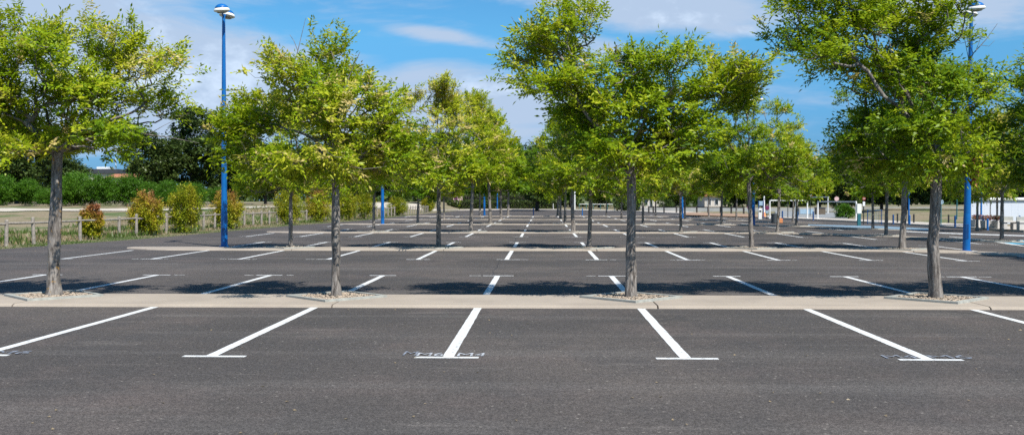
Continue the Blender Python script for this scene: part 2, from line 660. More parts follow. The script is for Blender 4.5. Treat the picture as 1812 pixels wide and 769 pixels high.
# parking lot asphalt: left edge from EDGE, far and right edges read off the photo's kerb line
far = [G(905, 371), G(1000, 372.5), G(1130, 375), G(1215, 379), G(1330, 384.5), G(1400, 388), G(1500, 392.5), G(1600, 398), G(1700, 404), G(1812, 411)]
poly = [(-45, -12)] + [(-45, 4)] + [(p[0], p[1]) for p in EDGE] + [(v.x, v.y) for v in far] + [(48, 40), (48, -12)]


def sheet(name, pts, mat, z, kind='structure', skirt=.0, parent=None):
    mb = MB()
    n = len(pts)
    vs = [(p[0], p[1], z) for p in pts]
    fs = [tuple(range(n))]
    if skirt:
        vs += [(p[0], p[1], z - skirt) for p in pts]
        fs += [(i, i + n, (i + 1) % n + n, (i + 1) % n) for i in range(n)]
    mb.add(vs, fs)
    o = mb.build(name, mat, parent)
    me = o.data
    if me.polygons[0].normal.z < 0:
        me.flip_normals()
    if kind:
        o['kind'] = kind
    return o


sheet('parking_lot', poly, M['asphalt'], 0.0)


def strip_mesh(name, left, right, mat, zoff=0.02, flat=None, skirt=0.0, sub=1):
    """band between two polylines of equal length, draped over the terrain"""
    V, Q = [], []
    n = len(left)
    k = 6
    for a, b in zip(left, right):
        for j in range(k + 1):
            t = j / k
            x, y = a[0] * (1 - t) + b[0] * t, a[1] * (1 - t) + b[1] * t
            V.append((x, y, (flat if flat is not None else float(terrain(x, y)) + zoff)))
    for i in range(n - 1):
        for j in range(k):
            q = i * (k + 1) + j
            Q.append((q, q + 1, q + k + 2, q + k + 1))
    me = np_mesh(name, V, Q, mat)
    if me.polygons[0].normal.z < 0:
        me.flip_normals()
    return tag(link(name, me), kind='structure')


# pavement beyond the far and right edge (raised kerb), with a thin kerb face
offs = [(-14.5, 4.0), (-13.5, 3.6)]
pin = [(EDGE[-1][0], EDGE[-1][1])] + [(v.x, v.y) for v in far]
pout = []
for i, p in enumerate(pin):
    a = pin[max(0, i - 1)]
    b = pin[min(len(pin) - 1, i + 1)]
    t = Vector((b[0] - a[0], b[1] - a[1])).normalized()
    nrm = Vector((-t.y, t.x))
    wd = 7.0 if i < 4 else 3.4
    pout.append((p[0] + nrm.x * wd, p[1] + nrm.y * wd))
sheet('pavement', pin + pout[::-1], M['pave'], 0.11, skirt=.16)


def dens(pts, n):
    P = np.array(pts, float)
    s = np.concatenate([[0], np.cumsum(np.linalg.norm(np.diff(P, axis=0), axis=1))])
    t = np.linspace(0, s[-1], n)
    return np.stack([np.interp(t, s, P[:, 0]), np.interp(t, s, P[:, 1])], 1)


# gravel path on the bank to the left
pl = dens([(-75, 73.2), (-50, 73.2), (-32, 73.5), (-28, 74.3), (-25.0, 78), (-23, 84), (-21.5, 98), (-19.5, 118), (-17.5, 140), (-15, 160)], 90)
pr = dens([(-75, 77.5), (-50, 77.5), (-34, 77.8), (-29.5, 78.5), (-27.3, 81.5), (-25.8, 88), (-24.3, 100), (-22.6, 119), (-21.0, 141), (-19, 165)], 90)
strip_mesh('gravel_path', pl, pr, M['path'], .05)

# reddish soil strip, far grey road
sheet('soil_bed', [tuple(G(1210, 382)[:2]), tuple(G(1345, 386.5)[:2]), tuple(G(1350, 381)[:2]), tuple(G(1215, 377)[:2])], M['soil'], .125)
sheet('access_road', [tuple(G(1372, 385)[:2]), tuple(G(1500, 388.5)[:2]), tuple(G(1500, 377)[:2]), tuple(G(1372, 374.5)[:2])], M['road'], .12)
# blue painted bays on the right
sheet('blue_bay_marking', [tuple(G(p, q)[:2]) for p, q in ((1430, 397), (1560, 400), (1660, 405), (1660, 409), (1560, 404.5), (1430, 398.6))], M['bluepaint'], .006)
sheet('cyan_bay_marking', [tuple(G(p, q)[:2]) for p, q in ((1748, 424.5), (1835, 426), (1835, 432.5), (1790, 431.5))], M['cyanpaint'], .006)
sheet('white_bay_edge', [tuple(G(p, q)[:2]) for p, q in ((1600, 409.3), (1700, 413), (1812, 416.5), (1812, 418), (1700, 414.4), (1600, 410.2))], M['paint'], .012)
sheet('white_bay_edge', [tuple(G(p, q)[:2]) for p, q in ((1680, 418.5), (1750, 424.5), (1790, 431.5), (1812, 435), (1812, 436.3), (1783, 432.5), (1742, 425.2), (1680, 419.3))], M['paint_old'], .012)

# ------------------------------------------------------------------ islands


def island(x0, x1, y0, y1, joints, idx):
    """low rounded concrete island, cast in segments with open joints between them"""
    h = .042
    mb = MB()
    xs = [x0] + [j for j in joints if x0 + .3 < j < x1 - .3] + [x1]
    for a, b in zip(xs[:-1], xs[1:]):
        a2, b2 = a + (.012 if a != x0 else 0), b - (.012 if b != x1 else 0)
        n = max(2, int((b2 - a2) / .8) + 1)
        cols = []
        for t in np.linspace(a2, b2, n):
            endk = 1.0
            if idx > 0:
                endk = float(np.clip((t - x0) / 1.6, .12, 1)) ** .5
            ym = (y0 + y1) / 2 + (y1 - y0) / 2 * (1 - endk) * .9
            hw = (y1 - y0) / 2 * endk
            prof = [(-hw, 0), (-hw + .015, h * .55), (-hw + .07, h), (hw - .07, h), (hw - .015, h * .55), (hw, 0)]
            cols.append([(t, warp(t, ym + p), z) for p, z in prof])
        vs = [v for c in cols for v in c]
        fs = []
        for i in range(n - 1):
            for j in range(5):
                q = i * 6 + j
                fs.append((q, q + 6, q + 7, q + 1))
        fs.append(tuple(range(6)))
        fs.append(tuple(reversed(range((n - 1) * 6, n * 6))))
        mb.add(vs, fs)
    o = mb.build('traffic_island', M['concrete'])
    o['kind'] = 'structure'
    return o


LEFT0 = -14.2
JOINTS = [1.5 + 5 * k + .25 for k in range(-6, 6)]
for i, yb in enumerate(BARS):
    island(-24 if i == 0 else LEFT0, 22 if i == 0 else 19.5, yb + 4.8, yb + 6.6, JOINTS, i)

# ------------------------------------------------------------------ painted bay lines


def bay_line(X, ya, yb, bar_at, mat, old=False, wdt=.12):
    mb = MB()
    n = 18 if ya < 30 else 5
    ej = .004 if ya < 30 else .0
    z = .004
    jit = random.uniform(-.02, .02)
    y0, y1 = ya, yb
    if bar_at is not None:
        if bar_at < (ya + yb) / 2:
            y0 = bar_at + .05
        else:
            y1 = bar_at - .05
    vs, fs = [], []
    for i in range(n + 1):
        y = y0 + (y1 - y0) * i / n
        yy = warp(X, y)
        vs += [(X - wdt / 2 + jit + random.uniform(-ej, ej), yy, z), (X + wdt / 2 + jit + random.uniform(-ej, ej), yy, z)]
    for i in range(n):
        fs.append((2 * i, 2 * i + 1, 2 * i + 3, 2 * i + 2))
    mb.add(vs, fs)
    if bar_at is not None:
        L_ = random.uniform(.29, .34)
        sx = random.uniform(-.03, .03)
        vs, fs = [], []
        for i in range(5):
            x = X + sx - L_ + 2 * L_ * i / 4
            vs += [(x, warp(x, bar_at - .05), z), (x, warp(x, bar_at + .05), z)]
        for i in range(4):
            fs.append((2 * i, 2 * i + 2, 2 * i + 3, 2 * i + 1))
        mb.add(vs, fs)
    o = mb.build('bay_line', mat)
    tag(o, group='painted bay lines', kind='structure')
    return o


random.seed(3)
for i, yb in enumerate(BARS):
    ks = range(-4, 7) if i == 0 else range(-5, 8)
    for k in ks:
        X = -1 + 2.5 * k
        if i > 0 and X > 18.5:
            continue
        pm = M['paint']
        bay_line(X, yb, yb + 4.79, yb, pm)
        pit = abs(((X - 1.5) / 5) - round((X - 1.5) / 5)) < .01
        if i > 0 and k < -4:
            continue
        if i == 5 and k < -3:
            continue
        bay_line(X, yb + (7.05 if pit else 6.61), yb + 11.3, yb + 11.3, pm)
# faint older cross bars next to some of the fresh ones
for i in range(0, 4):
    for k in range(-4, 6):
        if random.random() < .65:
            X = -1 + 2.5 * k
            for sgn in (-1, 1):
                if random.random() < .6:
                    a = X + sgn * .36
                    b = a + sgn * random.uniform(.1, .28)
                    yy = BARS[i] + (0 if i != 0 or random.random() < .3 else 11.3) + random.uniform(-.03, .03)
                    if i == 0 and yy < 12:
                        continue
                    mb = MB()
                    mb.add([(min(a, b), warp(a, yy - .04), .004), (max(a, b), warp(b, yy - .04), .004), (max(a, b), warp(b, yy + .04), .004), (min(a, b), warp(a, yy + .04), .004)], [(0, 1, 2, 3)])
                    tag(mb.build('worn_paint_mark', M['paint_old']), kind='structure')


def seam(pts, wdt=.018):
    mb = MB()
    vs, fs = [], []
    for i, (x, y) in enumerate(pts):
        vs += [(x - wdt / 2, y, .003), (x + wdt / 2, y, .003)]
    for i in range(len(pts) - 1):
        fs.append((2 * i, 2 * i + 1, 2 * i + 3, 2 * i + 2))
    mb.add(vs, fs)
    tag(mb.build('asphalt_seam', M['seam']), kind='structure')


random.seed(12)
for i in range(3):
    xx, pts = -1.12, []
    for k in range(22):
        xx += random.uniform(-.03, .03)
        pts.append((xx, BARS[i] + 11.45 + k * .25))
    seam(pts)
xx, pts = 2.2, []
for k in range(26):
    xx += random.uniform(-.03, .05)
    pts.append((xx, 6.2 + k * .16))


def stencil(txt, x, y, wd, hd, mat):
    cu = bpy.data.curves.new('code', 'FONT')
    cu.body = txt
    cu.size = 1
    cu.align_x = 'CENTER'
    tmp = bpy.data.objects.new('tmp_text', cu)
    COL.objects.link(tmp)
    bpy.context.view_layer.update()
    me = bpy.data.meshes.new_from_object(tmp.evaluated_get(bpy.context.evaluated_depsgraph_get()))
    bpy.data.objects.remove(tmp)
    n = len(me.vertices)
    co = np.zeros(n * 3)
    me.vertices.foreach_get('co', co)
    co = co.reshape(-1, 3)
    mn, mx = co.min(0), co.max(0)
    co[:, 0] = (co[:, 0] - (mn[0] + mx[0]) / 2) / (mx[0] - mn[0]) * wd
    co[:, 1] = (co[:, 1] - mn[1]) / (mx[1] - mn[1]) * hd
    co[:, 2] = 0
    me.vertices.foreach_set('co', co.ravel())
    me.materials.clear()
    me.materials.append(mat)
    me.update()
    o = link('painted_code', me)
    o.location = (x, y, .008)
    tag(o, kind='structure')
    return o


stencil('M', -1.42, 10.50, .15, .28, M['stencil'])
stencil('M6', -1.20, 10.47, .28, .22, M['stencil_w'])
stencil('M4', -.76, 10.47, .30, .22, M['stencil_w'])
stencil('M4', 3.75, 10.47, .34, .22, M['stencil'])
stencil('M6', 4.27, 10.47, .42, .22, M['stencil'])
stencil('M6', -5.74, 10.47, .40, .22, M['stencil'])

# ------------------------------------------------------------------ tree pits with kerb frames and gravel


def ngravel(n, seed, ext, h=.03):
    rs = np.random.RandomState(seed)
    V, Q = [], []
    base = np.array([(-1, -1, -1), (1, -1, -1), (1, 1, -1), (-1, 1, -1), (-1, -1, 1), (1, -1, 1), (1, 1, 1), (-1, 1, 1)], float)
    fq = np.array([(3, 2, 1, 0), (4, 5, 6, 7), (0, 1, 5, 4), (1, 2, 6, 5), (2, 3, 7, 6), (3, 0, 4, 7)])
    for i in range(n):
        u, v = rs.uniform(-ext, ext, 2)
        s = rs.uniform(.007, .022)
        b = base * s * rs.uniform(.55, 1.1, (8, 3)) * [1.2, 1, .7]
        a = rs.uniform(0, 6.28)
        c, sn = math.cos(a), math.sin(a)
        b = b @ np.array([[c, sn, 0], [-sn, c, 0], [0, 0, 1]])
        x, y = (u - v) * .7071, (u + v) * .7071
        V.append(b + [x, y, h + rs.uniform(0, .02)])
        Q.append(fq + i * 8)
    return np.concatenate(V), np.concatenate(Q)


def make_pit():
    t = empty('tree_pit', (0, 0, 0))
    mb = MB()
    a, wd, z1 = .60, .07, .078
    # four mitred edging boards laid as a diamond
    for k in range(4):
        ang = R(45 + 90 * k)
        c, s = math.cos(ang), math.sin(ang)
        pts = [(-a, -a), (a, -a), (a - wd, -a + wd), (-a + wd, -a + wd)]
        P = [(x * c - y * s, x * s + y * c) for x, y in pts]
        b = .012
        vs = [(x, y, -.02) for x, y in P] + [(x, y, z1) for x, y in P]
        mb.add(vs, [(3, 2, 1, 0), (4, 5, 6, 7), (0, 1, 5, 4), (2, 3, 7, 6)])
    mb.build('kerb_frame', M['kerb'], t)
    e = a - wd
    fb = MB()
    P = [(0, -e * 1.414), (e * 1.414, 0), (0, e * 1.414), (-e * 1.414, 0)]
    fb.add([(x, y, .047) for x, y in P], [(0, 1, 2, 3)])
    fb.build('soil', M['gravelbed'], t)
    V, Q = ngravel(700, 5, e - .02, .046)
    g = link('gravel', np_mesh('gravel', V, Q, M['stone']), t)
    g['kind'] = 'stuff'
    return t


# ------------------------------------------------------------------ trees


def leaf_arrays(bases, dirs, rs, ln, wd, up=(0, 0, 1), shade0=None, shades=None, jn=.45):
    """one folded rhombic leaf per base/direction"""
    n = len(bases)
    d = dirs / (np.linalg.norm(dirs, axis=1, keepdims=True) + 1e-9)
    up = np.asarray(up, float)
    nrm = (up if up.ndim == 2 else up[None]) + rs.normal(0, jn, (n, 3))
    s = np.cross(d, nrm)
    s /= (np.linalg.norm(s, axis=1, keepdims=True) + 1e-9)
    nn = np.cross(s, d)
    L_ = (ln * rs.uniform(.55, 1.35, n))[:, None]
    W_ = (wd * rs.uniform(.8, 1.2, n))[:, None]
    p0 = bases
    p2 = bases + d * L_ - nn * L_ * .12
    mid = bases + d * L_ * .45 + nn * W_ * .18
    p1 = mid + s * W_ * .5
    p3 = mid - s * W_ * .5
    V = np.stack([p0, p1, p2, p3], 1).reshape(-1, 3)
    Q = np.arange(n * 4).reshape(n, 4)
    sh = np.repeat(shades, 4)
    return V, Q, sh


def grow(blobs, trunk, limbs, n_tip, seed, clump=.18, per_blob=11):
    """skeleton: trunk polyline + limbs + twigs to attractor points in the crown blobs.
    blobs: (x,y,z,rx,ry,rz,weight)"""
    rs = np.random.RandomState(seed)
    P, par = [], []

    def add_line(pts, start_par, step=.16, jit=.012):
        last = start_par
        pts = [np.array(p, float) for p in pts]
        for a, b in zip(pts[:-1], pts[1:]):
            k = max(1, int(np.linalg.norm(b - a) / step))
            for i in range(1, k + 1):
                q = a + (b - a) * i / k + rs.normal(0, jit, 3)
                P.append(q)
                par.append(last)
                last = len(P) - 1
        return last

    P.append(np.array(trunk[0], float))
    par.append(-1)
    add_line(trunk, 0, jit=.004)
    ntr = len(P)
    for lb in limbs:
        a = np.array(lb[0], float)
        D = np.linalg.norm(np.array(P) - a, axis=1)
        j = int(D.argmin())
        add_line([P[j]] + list(lb[1:]), j, jit=.02)
    att = []
    W = sum(b[6] for b in blobs)
    for b in blobs:
        m = max(3, int(n_tip * b[6] / W))
        c = np.array(b[:3])
        r = np.array(b[3:6])
        nc = max(4, int(m / 10))
        u = rs.normal(0, 1, (nc, 3))
        u /= np.linalg.norm(u, axis=1, keepdims=True)
        cc = c + u * r * (rs.uniform(.08, 1.25, (nc, 1)) ** .40)
        pick = rs.randint(0, nc, m)
        A = cc[pick] + rs.normal(0, 1, (m, 3)) * [clump, clump, clump * .55]
        att.append(A)
        ns = max(1, int(nc * .45))       # leading shoots that break the outline
        ps = rs.randint(0, nc, ns)
        dv = (cc[ps] - c) / r
        dv = dv / (np.linalg.norm(dv, axis=1, keepdims=True) + 1e-6) + [0, 0, .3]
        for q in range(3):
            att.append(cc[ps] + dv * (.10 + .10 * q) + rs.normal(0, .035, (ns, 3)))
    att = np.concatenate(att)
    root = np.array(trunk[-1], float)
    zmin = trunk[-1][2] * .74
    att = att[att[:, 2] > zmin]
    order = np.argsort(np.linalg.norm(att - root, axis=1))
    cap = 60000
    PA = np.zeros((cap, 3))
    n = len(P)
    PA[:n] = np.array(P)
    par = par + [0] * (cap - n)
    depth0 = int(ntr * .62)
    tips = []
    for ai in order:
        a = att[ai]
        Q = PA[depth0:n]
        df = Q - a
        d = np.sqrt((df ** 2).sum(1)) + np.maximum(0, df[:, 2] + .02) * 1.5
        # prefer joining a little way back towards the root
        d = d + .18 * np.maximum(0, np.linalg.norm(Q - root, axis=1) - .92 * np.linalg.norm(a - root))
        j = int(d.argmin()) + depth0
        b0 = PA[j]
        L_ = np.linalg.norm(a - b0)
        k = max(1, min(8, int(L_ / .13)))
        last = j
        sag = np.array([0, 0, -.10 * L_])
        for i in range(1, k + 1):
            t = i / k
            q = b0 + (a - b0) * t + sag * math.sin(math.pi * t) + rs.normal(0, .012, 3) * (t < 1)
            PA[n] = q
            par[n] = last
            last = n
            n += 1
        tips.append(last)
        if n > cap - 20:
            break
    PA = PA[:n]
    par = np.array(par[:n])
    cnt = np.zeros(n)
    cnt[tips] = 1
    for i in range(n - 1, 0, -1):
        cnt[par[i]] += cnt[i]
    cnt = np.maximum(cnt, 1)
    return PA, par, cnt, np.array(tips), ntr, rs


def wood_mesh(name, PA, par, cnt, ntr, r_base, r_tip, mat, min_r=0.0, bare=None, trunk_top=None, seed=0):
    N = cnt[0]
    e = math.log(max(r_base * .72, .01) / r_tip) / math.log(max(N, 2))
    rad = r_tip * cnt ** e
    # trunk flare and taper
    Ztop = PA[ntr - 1][2] if ntr > 1 else 1
    V, Q = [], []
    off = 0
    idx = np.arange(1, len(PA))
    # tubes, grouped by side count
    for lo, hi, sides in ((.018, 9, 8), (.007, .018, 5), (min_r, .007, 3)):
        sel = idx[(rad[idx] >= lo) & (rad[idx] < hi) & ~((idx < ntr))]
        if len(sel) == 0:
            continue
        a = PA[par[sel]]
        b = PA[sel]
        d = b - a
        ln = np.linalg.norm(d, axis=1, keepdims=True) + 1e-9
        d = d / ln
        up = np.where(np.abs(d[:, 2:3]) < .9, np.array([[0, 0, 1.]]), np.array([[1., 0, 0]]))
        s = np.cross(d, up)
        s /= np.linalg.norm(s, axis=1, keepdims=True)
        u = np.cross(s, d)
        rb = rad[sel][:, None]
        ra = np.minimum(rad[par[sel]][:, None], rb * 1.35)
        a = a - d * rb * .4
        b2 = b + d * rb * .4
        ring = []
        for k in range(sides):
            an = 2 * math.pi * k / sides
            ring.append((math.cos(an) * s + math.sin(an) * u))
        ring = np.stack(ring, 1)
        va = a[:, None] + ring * ra[:, None]
        vb = b2[:, None] + ring * rb[:, None]
        vv = np.concatenate([va, vb], 1).reshape(-1, 3)
        m = len(sel)
        base = off + np.arange(m)[:, None] * (2 * sides)
        for k in range(sides):
            j = (k + 1) % sides
            Q.append(np.concatenate([base + j, base + k, base + sides + k, base + sides + j], 1))
        V.append(vv)
        off += len(vv)
    # trunk: one tube, irregular
    rs = np.random.RandomState(seed + 99)
    T = PA[:ntr]
    T = np.vstack([T[0] - [0, 0, .08], T])
    n, sides = len(T), 20
    H = T[-1, 2]
    ph = rs.uniform(0, 6.28, 4)
    rows = []
    for i, p in enumerate(T):
        z = max(p[2], 0)
        r = r_base * (1 - .26 * z / max(H, .1)) * (1 + .38 * math.exp(-z / .13)) if z >= 0 else r_base
        ang = np.arange(sides) * 2 * math.pi / sides
        rr = r * (1 + .05 * np.sin(3 * ang + ph[0] + z * 1.5) + .035 * np.sin(5 * ang + ph[1] - z * 2) + rs.normal(0, .018, sides))
        rr *= 1 + .05 * math.sin(z * 4.3 + ph[2])
        rows.append(np.stack([p[0] + np.cos(ang) * rr, p[1] + np.sin(ang) * rr, np.full(sides, p[2])], 1))
    vv = np.concatenate(rows)
    q0 = off
    for i in range(n - 1):
        k = np.arange(sides)
        j = (k + 1) % sides
        Q.append(np.stack([q0 + i * sides + k, q0 + i * sides + j, q0 + (i + 1) * sides + j, q0 + (i + 1) * sides + k], 1))
    V.append(vv)
    off += len(vv)
    if bare:
        for pts, r0, r1 in bare:
            mb = MB()
            k = len(pts)
            mb.tube(pts, [r0 + (r1 - r0) * i / (k - 1) for i in range(k)], 4, cap=False)
            V.append(np.array([tuple(v) for v in mb.v]))
            Q.append(np.array(mb.f) + off)
            off += len(mb.v)
    return np_mesh(name, np.concatenate(V), np.concatenate(Q), mat, smooth=True)


def crown_mesh(name, PA, par, tips, rs, mat, root, rach=4, leaflets=7, rl=.24, ll=.105, lw=.042, yellow=0.0, brown=.03, extra=True):
    T = PA[tips]
    D = T - PA[par[tips]]
    outw = T - root
    outw /= (np.linalg.norm(outw, axis=1, keepdims=True) + 1e-9)
    D = D / (np.linalg.norm(D, axis=1, keepdims=True) + 1e-9) * .6 + outw * .7 + [0, 0, .32]
    n = len(T)
    base = np.repeat(T, rach, 0)
    dr = np.repeat(D, rach, 0) + rs.normal(0, .55, (n * rach, 3))
    dr /= np.linalg.norm(dr, axis=1, keepdims=True)
    base = base - dr * rs.uniform(0, .5, (len(base), 1)) * rl + rs.normal(0, .03, base.shape)
    Ln = rl * rs.uniform(.6, 1.25, (len(dr), 1))
    side = np.cross(dr, np.array([0, 0, 1.0]) + rs.normal(0, .3, dr.shape))
    side /= (np.linalg.norm(side, axis=1, keepdims=True) + 1e-9)
    # clump shade: slow variation over space plus per-leaf noise
    tipshade = .465 + yellow + .17 * np.sin(T[:, 0] * 2.1 + 1.3) * np.cos(T[:, 2] * 2.4) + rs.normal(0, .12, n)
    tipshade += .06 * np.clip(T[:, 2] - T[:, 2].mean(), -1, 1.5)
    tipshade[rs.rand(n) < brown] = .95
    sh_r = np.repeat(tipshade, rach) + rs.normal(0, .05, n * rach)
    BV, BD, SH = [], [], []
    for k in range(leaflets):
        if k == leaflets - 1:
            t, sg = 1.0, 0
        else:
            t = .25 + .7 * (k // 2) / max(1, (leaflets - 1) // 2)
            sg = 1 if k % 2 else -1
        b = base + dr * Ln * t + np.array([0, 0, -1]) * (Ln * t * t * .25)
        dd = dr * (.65 if sg else 1) + side * sg * .8 + [0, 0, -.28] + rs.normal(0, .16, dr.shape)
        BV.append(b)
        BD.append(dd)
        SH.append(sh_r + rs.normal(0, .06, len(sh_r)))
    BV, BD, SH = np.concatenate(BV), np.concatenate(BD), np.concatenate(SH)
    ow = BV - (root + np.array([0, 0, .6]))
    ow /= (np.linalg.norm(ow, axis=1, keepdims=True) + 1e-9)
    V, Q, sh = leaf_arrays(BV, BD, rs, ll, lw, up=ow * .75 + np.array([0, 0, .55]), shades=SH, jn=.38)
    return np_mesh(name, V, Q, mat, shade=np.clip(sh, 0, 1))


def make_tree(name, loc, blobs, trunk, limbs, n_tip, seed, r_base, mat_l, mat_b, bare=None, clump=.18, per_blob=11,
              rach=4, leaflets=7, rl=.27, ll=.088, lw=.034, yellow=0., brown=.03, rz=0., min_r=0.):
    PA, par, cnt, tips, ntr, rs = grow(blobs, trunk, limbs, n_tip, seed, clump, per_blob)
    t = empty(name, loc, rz)
    link('trunk', wood_mesh('trunk', PA, par, cnt, ntr, r_base, .0032, mat_b, min_r, bare, seed=seed), t)
    link('crown', crown_mesh('crown', PA, par, tips, rs, mat_l, np.array(trunk[-1]), rach, leaflets, rl, ll, lw, yellow, brown), t)
    return t


def px_blobs(cx, Y, bl, seed, yj=.7, base=0.0):
    """crown lobes measured on the photo (px), turned into metres around the trunk base"""
    rs = random.Random(seed)
    out = []
    pm = F / Y
    for b in bl:
        x, y, rx, ry = b[:4]
        dy = b[4] if len(b) > 4 else rs.uniform(-yj, yj)
        p = onY(x, y, Y + dy)
        rxm, rzm = rx / pm, ry / pm
        out.append((p.x - cx, dy, p.z - base, max(.1, rxm - .17), max(.2, (rxm + rzm) * .60), max(.08, rzm - .15), max(.25, rxm * rzm * 4)))
    return out


def px_pts(cx, Y, pts):
    out = []
    for p in pts:
        dy = p[2] if len(p) > 2 else 0
        q = onY(p[0], p[1], Y + dy)
        out.append((q.x - cx, dy, q.z))
    return out


ROW1 = 16.45
z_island = .055

# ---- front-row trees, each after its own crown outline
front = []

g1 = G(92, 521, .07)
cx, cy = g1.x, ROW1
bl = [(60, 95, 75, 55), (150, 85, 70, 50), (245, 100, 65, 45), (285, 125, 40, 55), (270, 180, 45, 40), (190, 180, 90, 55),
      (50, 190, 95, 60), (110, 235, 120, 40), (215, 235, 60, 30), (-20, 130, 60, 80), (-40, 220, 60, 60), (150, 140, 100, 50),
      (-8, 40, 36, 55), (-60, 110, 60, 70), (30, 255, 70, 34, -.5), (110, 255, 80, 34, .6), (175, 250, 60, 34, .5), (190, 60, 20, 26), (75, 58, 26, 24)]
t1 = make_tree('leafy_tree', (cx, cy, 0), px_blobs(cx, cy, bl, 1), [(0, 0, 0)] + px_pts(cx, cy, [(96, 440), (100, 350), (101, 270)]),
               [px_pts(cx, cy, [(101, 275), (130, 240, -.1), (185, 215, -.3), (250, 190, -.3)]),
                px_pts(cx, cy, [(101, 275), (85, 200, .2), (60, 120, .3)]), px_pts(cx, cy, [(101, 275), (60, 235, -.3), (0, 190, -.5)]),
                px_pts(cx, cy, [(101, 275), (125, 180, .2), (160, 100, 0)]), px_pts(cx, cy, [(101, 275), (170, 235, .4), (260, 215, .6)]),
                px_pts(cx, cy, [(101, 275), (20, 160, .2), (-10, 50, .1)])],
               1300, 11, .112, M['leaf'], M['barkl'], yellow=.0, brown=.05,
               bare=[(px_pts(cx, cy, [(215, 222, -.4), (260, 238, -.5), (300, 243, -.5), (352, 253, -.5)]), .012, .003),
                     (px_pts(cx, cy, [(262, 238, -.5), (290, 222, -.5), (325, 205, -.5)]), .006, .002),
                     (px_pts(cx, cy, [(290, 150, 0), (305, 110, 0), (330, 95, 0)]), .006, .002)])
front.append(t1)

g2 = G(593, 523, .07)
cx = g2.x
bl = [(588, 85, 30, 34), (592, 130, 45, 38), (500, 112, 38, 30), (530, 150, 55, 38), (448, 185, 42, 32), (425, 215, 32, 30),
      (490, 220, 70, 45), (600, 200, 75, 60), (672, 170, 36, 30), (690, 205, 35, 40), (670, 245, 60, 45), (580, 280, 105, 34),
      (470, 280, 55, 30), (700, 280, 32, 30), (640, 300, 50, 22), (540, 298, 50, 32, .5), (630, 298, 60, 32, .55), (560, 180, 60, 50), (735, 250, 28, 22), (415, 245, 20, 22)]
t2 = make_tree('leafy_tree', (cx, ROW1, 0), px_blobs(cx, ROW1, bl, 2), [(0, 0, 0)] + px_pts(cx, ROW1, [(594, 430), (595, 340), (590, 270), (582, 235)]),
               [px_pts(cx, ROW1, [(590, 268), (560, 205, 0), (525, 140, .1), (503, 105, .1)]), px_pts(cx, ROW1, [(592, 280), (630, 215, -.1), (660, 185, -.1), (690, 165, -.1)]),
                px_pts(cx, ROW1, [(592, 290), (540, 240, -.3), (480, 205, -.4), (440, 190, -.4)]), px_pts(cx, ROW1, [(585, 245), (592, 170, 0), (590, 90, 0)]),
                px_pts(cx, ROW1, [(593, 300), (640, 270, -.4), (700, 240, -.5)]), px_pts(cx, ROW1, [(593, 300), (520, 280, .4), (450, 260, .5)]),
                px_pts(cx, ROW1, [(593, 295), (620, 265, .4), (680, 250, .8)])],
               1100, 12, .076, M['leaf'], M['bark'], yellow=.12, brown=.10,
               bare=[(px_pts(cx, ROW1, [(515, 130, 0), (527, 90, 0), (541, 32, 0)]), .010, .003),
                     (px_pts(cx, ROW1, [(527, 90, 0), (520, 72, 0), (513, 62, 0)]), .006, .003),
                     (px_pts(cx, ROW1, [(600, 180, 0), (620, 130, 0), (637, 92, 0)]), .012, .004)])
front.append(t2)

g3 = G(1116, 523, .07)
cx = g3.x
bl = [(1010, 38, 38, 32), (1042, 22, 16, 20), (960, 62, 38, 38), (1000, 85, 60, 45), (935, 110, 34, 34), (960, 150, 50, 32), (1020, 130, 55, 40),
      (1120, 120, 45, 26), (1180, 115, 50, 30), (1200, 95, 14, 18), (1170, 160, 80, 40), (1100, 190, 95, 50), (1010, 190, 40, 35),
      (1245, 150, 45, 36), (1295, 135, 55, 36), (1340, 125, 18, 26), (1215, 220, 75, 42), (1120, 250, 95, 34), (1035, 235, 40, 36), (1290, 180, 40, 26),
      (1160, 280, 60, 24), (1050, 262, 50, 32, -.5), (1140, 278, 60, 32, -.55), (1205, 268, 60, 34, .4), (1090, 280, 60, 30, .6)]
t3 = make_tree('leafy_tree', (cx, ROW1, 0), px_blobs(cx, ROW1, bl, 3), [(0, 0, 0)] + px_pts(cx, ROW1, [(1116, 430), (1118, 350), (1117, 290), (1114, 262)]),
               [px_pts(cx, ROW1, [(1116, 270), (1075, 242, -.35), (1030, 195, -.5), (1000, 125, -.45), (985, 85, -.3)]),
                px_pts(cx, ROW1, [(1116, 285), (1060, 235, -.1), (1000, 180, 0), (950, 140, .1)]),
                px_pts(cx, ROW1, [(1116, 270), (1095, 180, .1), (1090, 95, .1)]), px_pts(cx, ROW1, [(1116, 265), (1150, 190, 0), (1185, 120, 0)]),
                px_pts(cx, ROW1, [(1118, 290), (1170, 262, -.4), (1230, 235, -.5)]), px_pts(cx, ROW1, [(1118, 280), (1190, 205, .2), (1260, 160, .2), (1310, 130, .2)]),
                px_pts(cx, ROW1, [(1117, 290), (1085, 255, .5), (1060, 225, .8)])],
               1450, 13, .088, M['leaf'], M['bark'], yellow=-.06, brown=.025,
               bare=[(px_pts(cx, ROW1, [(1092, 120, 0), (1089, 100, 0), (1091, 80, 0)]), .022, .016),
                     (px_pts(cx, ROW1, [(1092, 110, 0), (1107, 95, 0), (1123, 82, 0)]), .008, .003),
                     (px_pts(cx, ROW1, [(935, 90, 0), (925, 65, 0), (905, 30, 0)]), .010, .003),
                     (px_pts(cx, ROW1, [(925, 90, 0), (915, 75, 0), (903, 66, 0)]), .005, .002)])
front.append(t3)

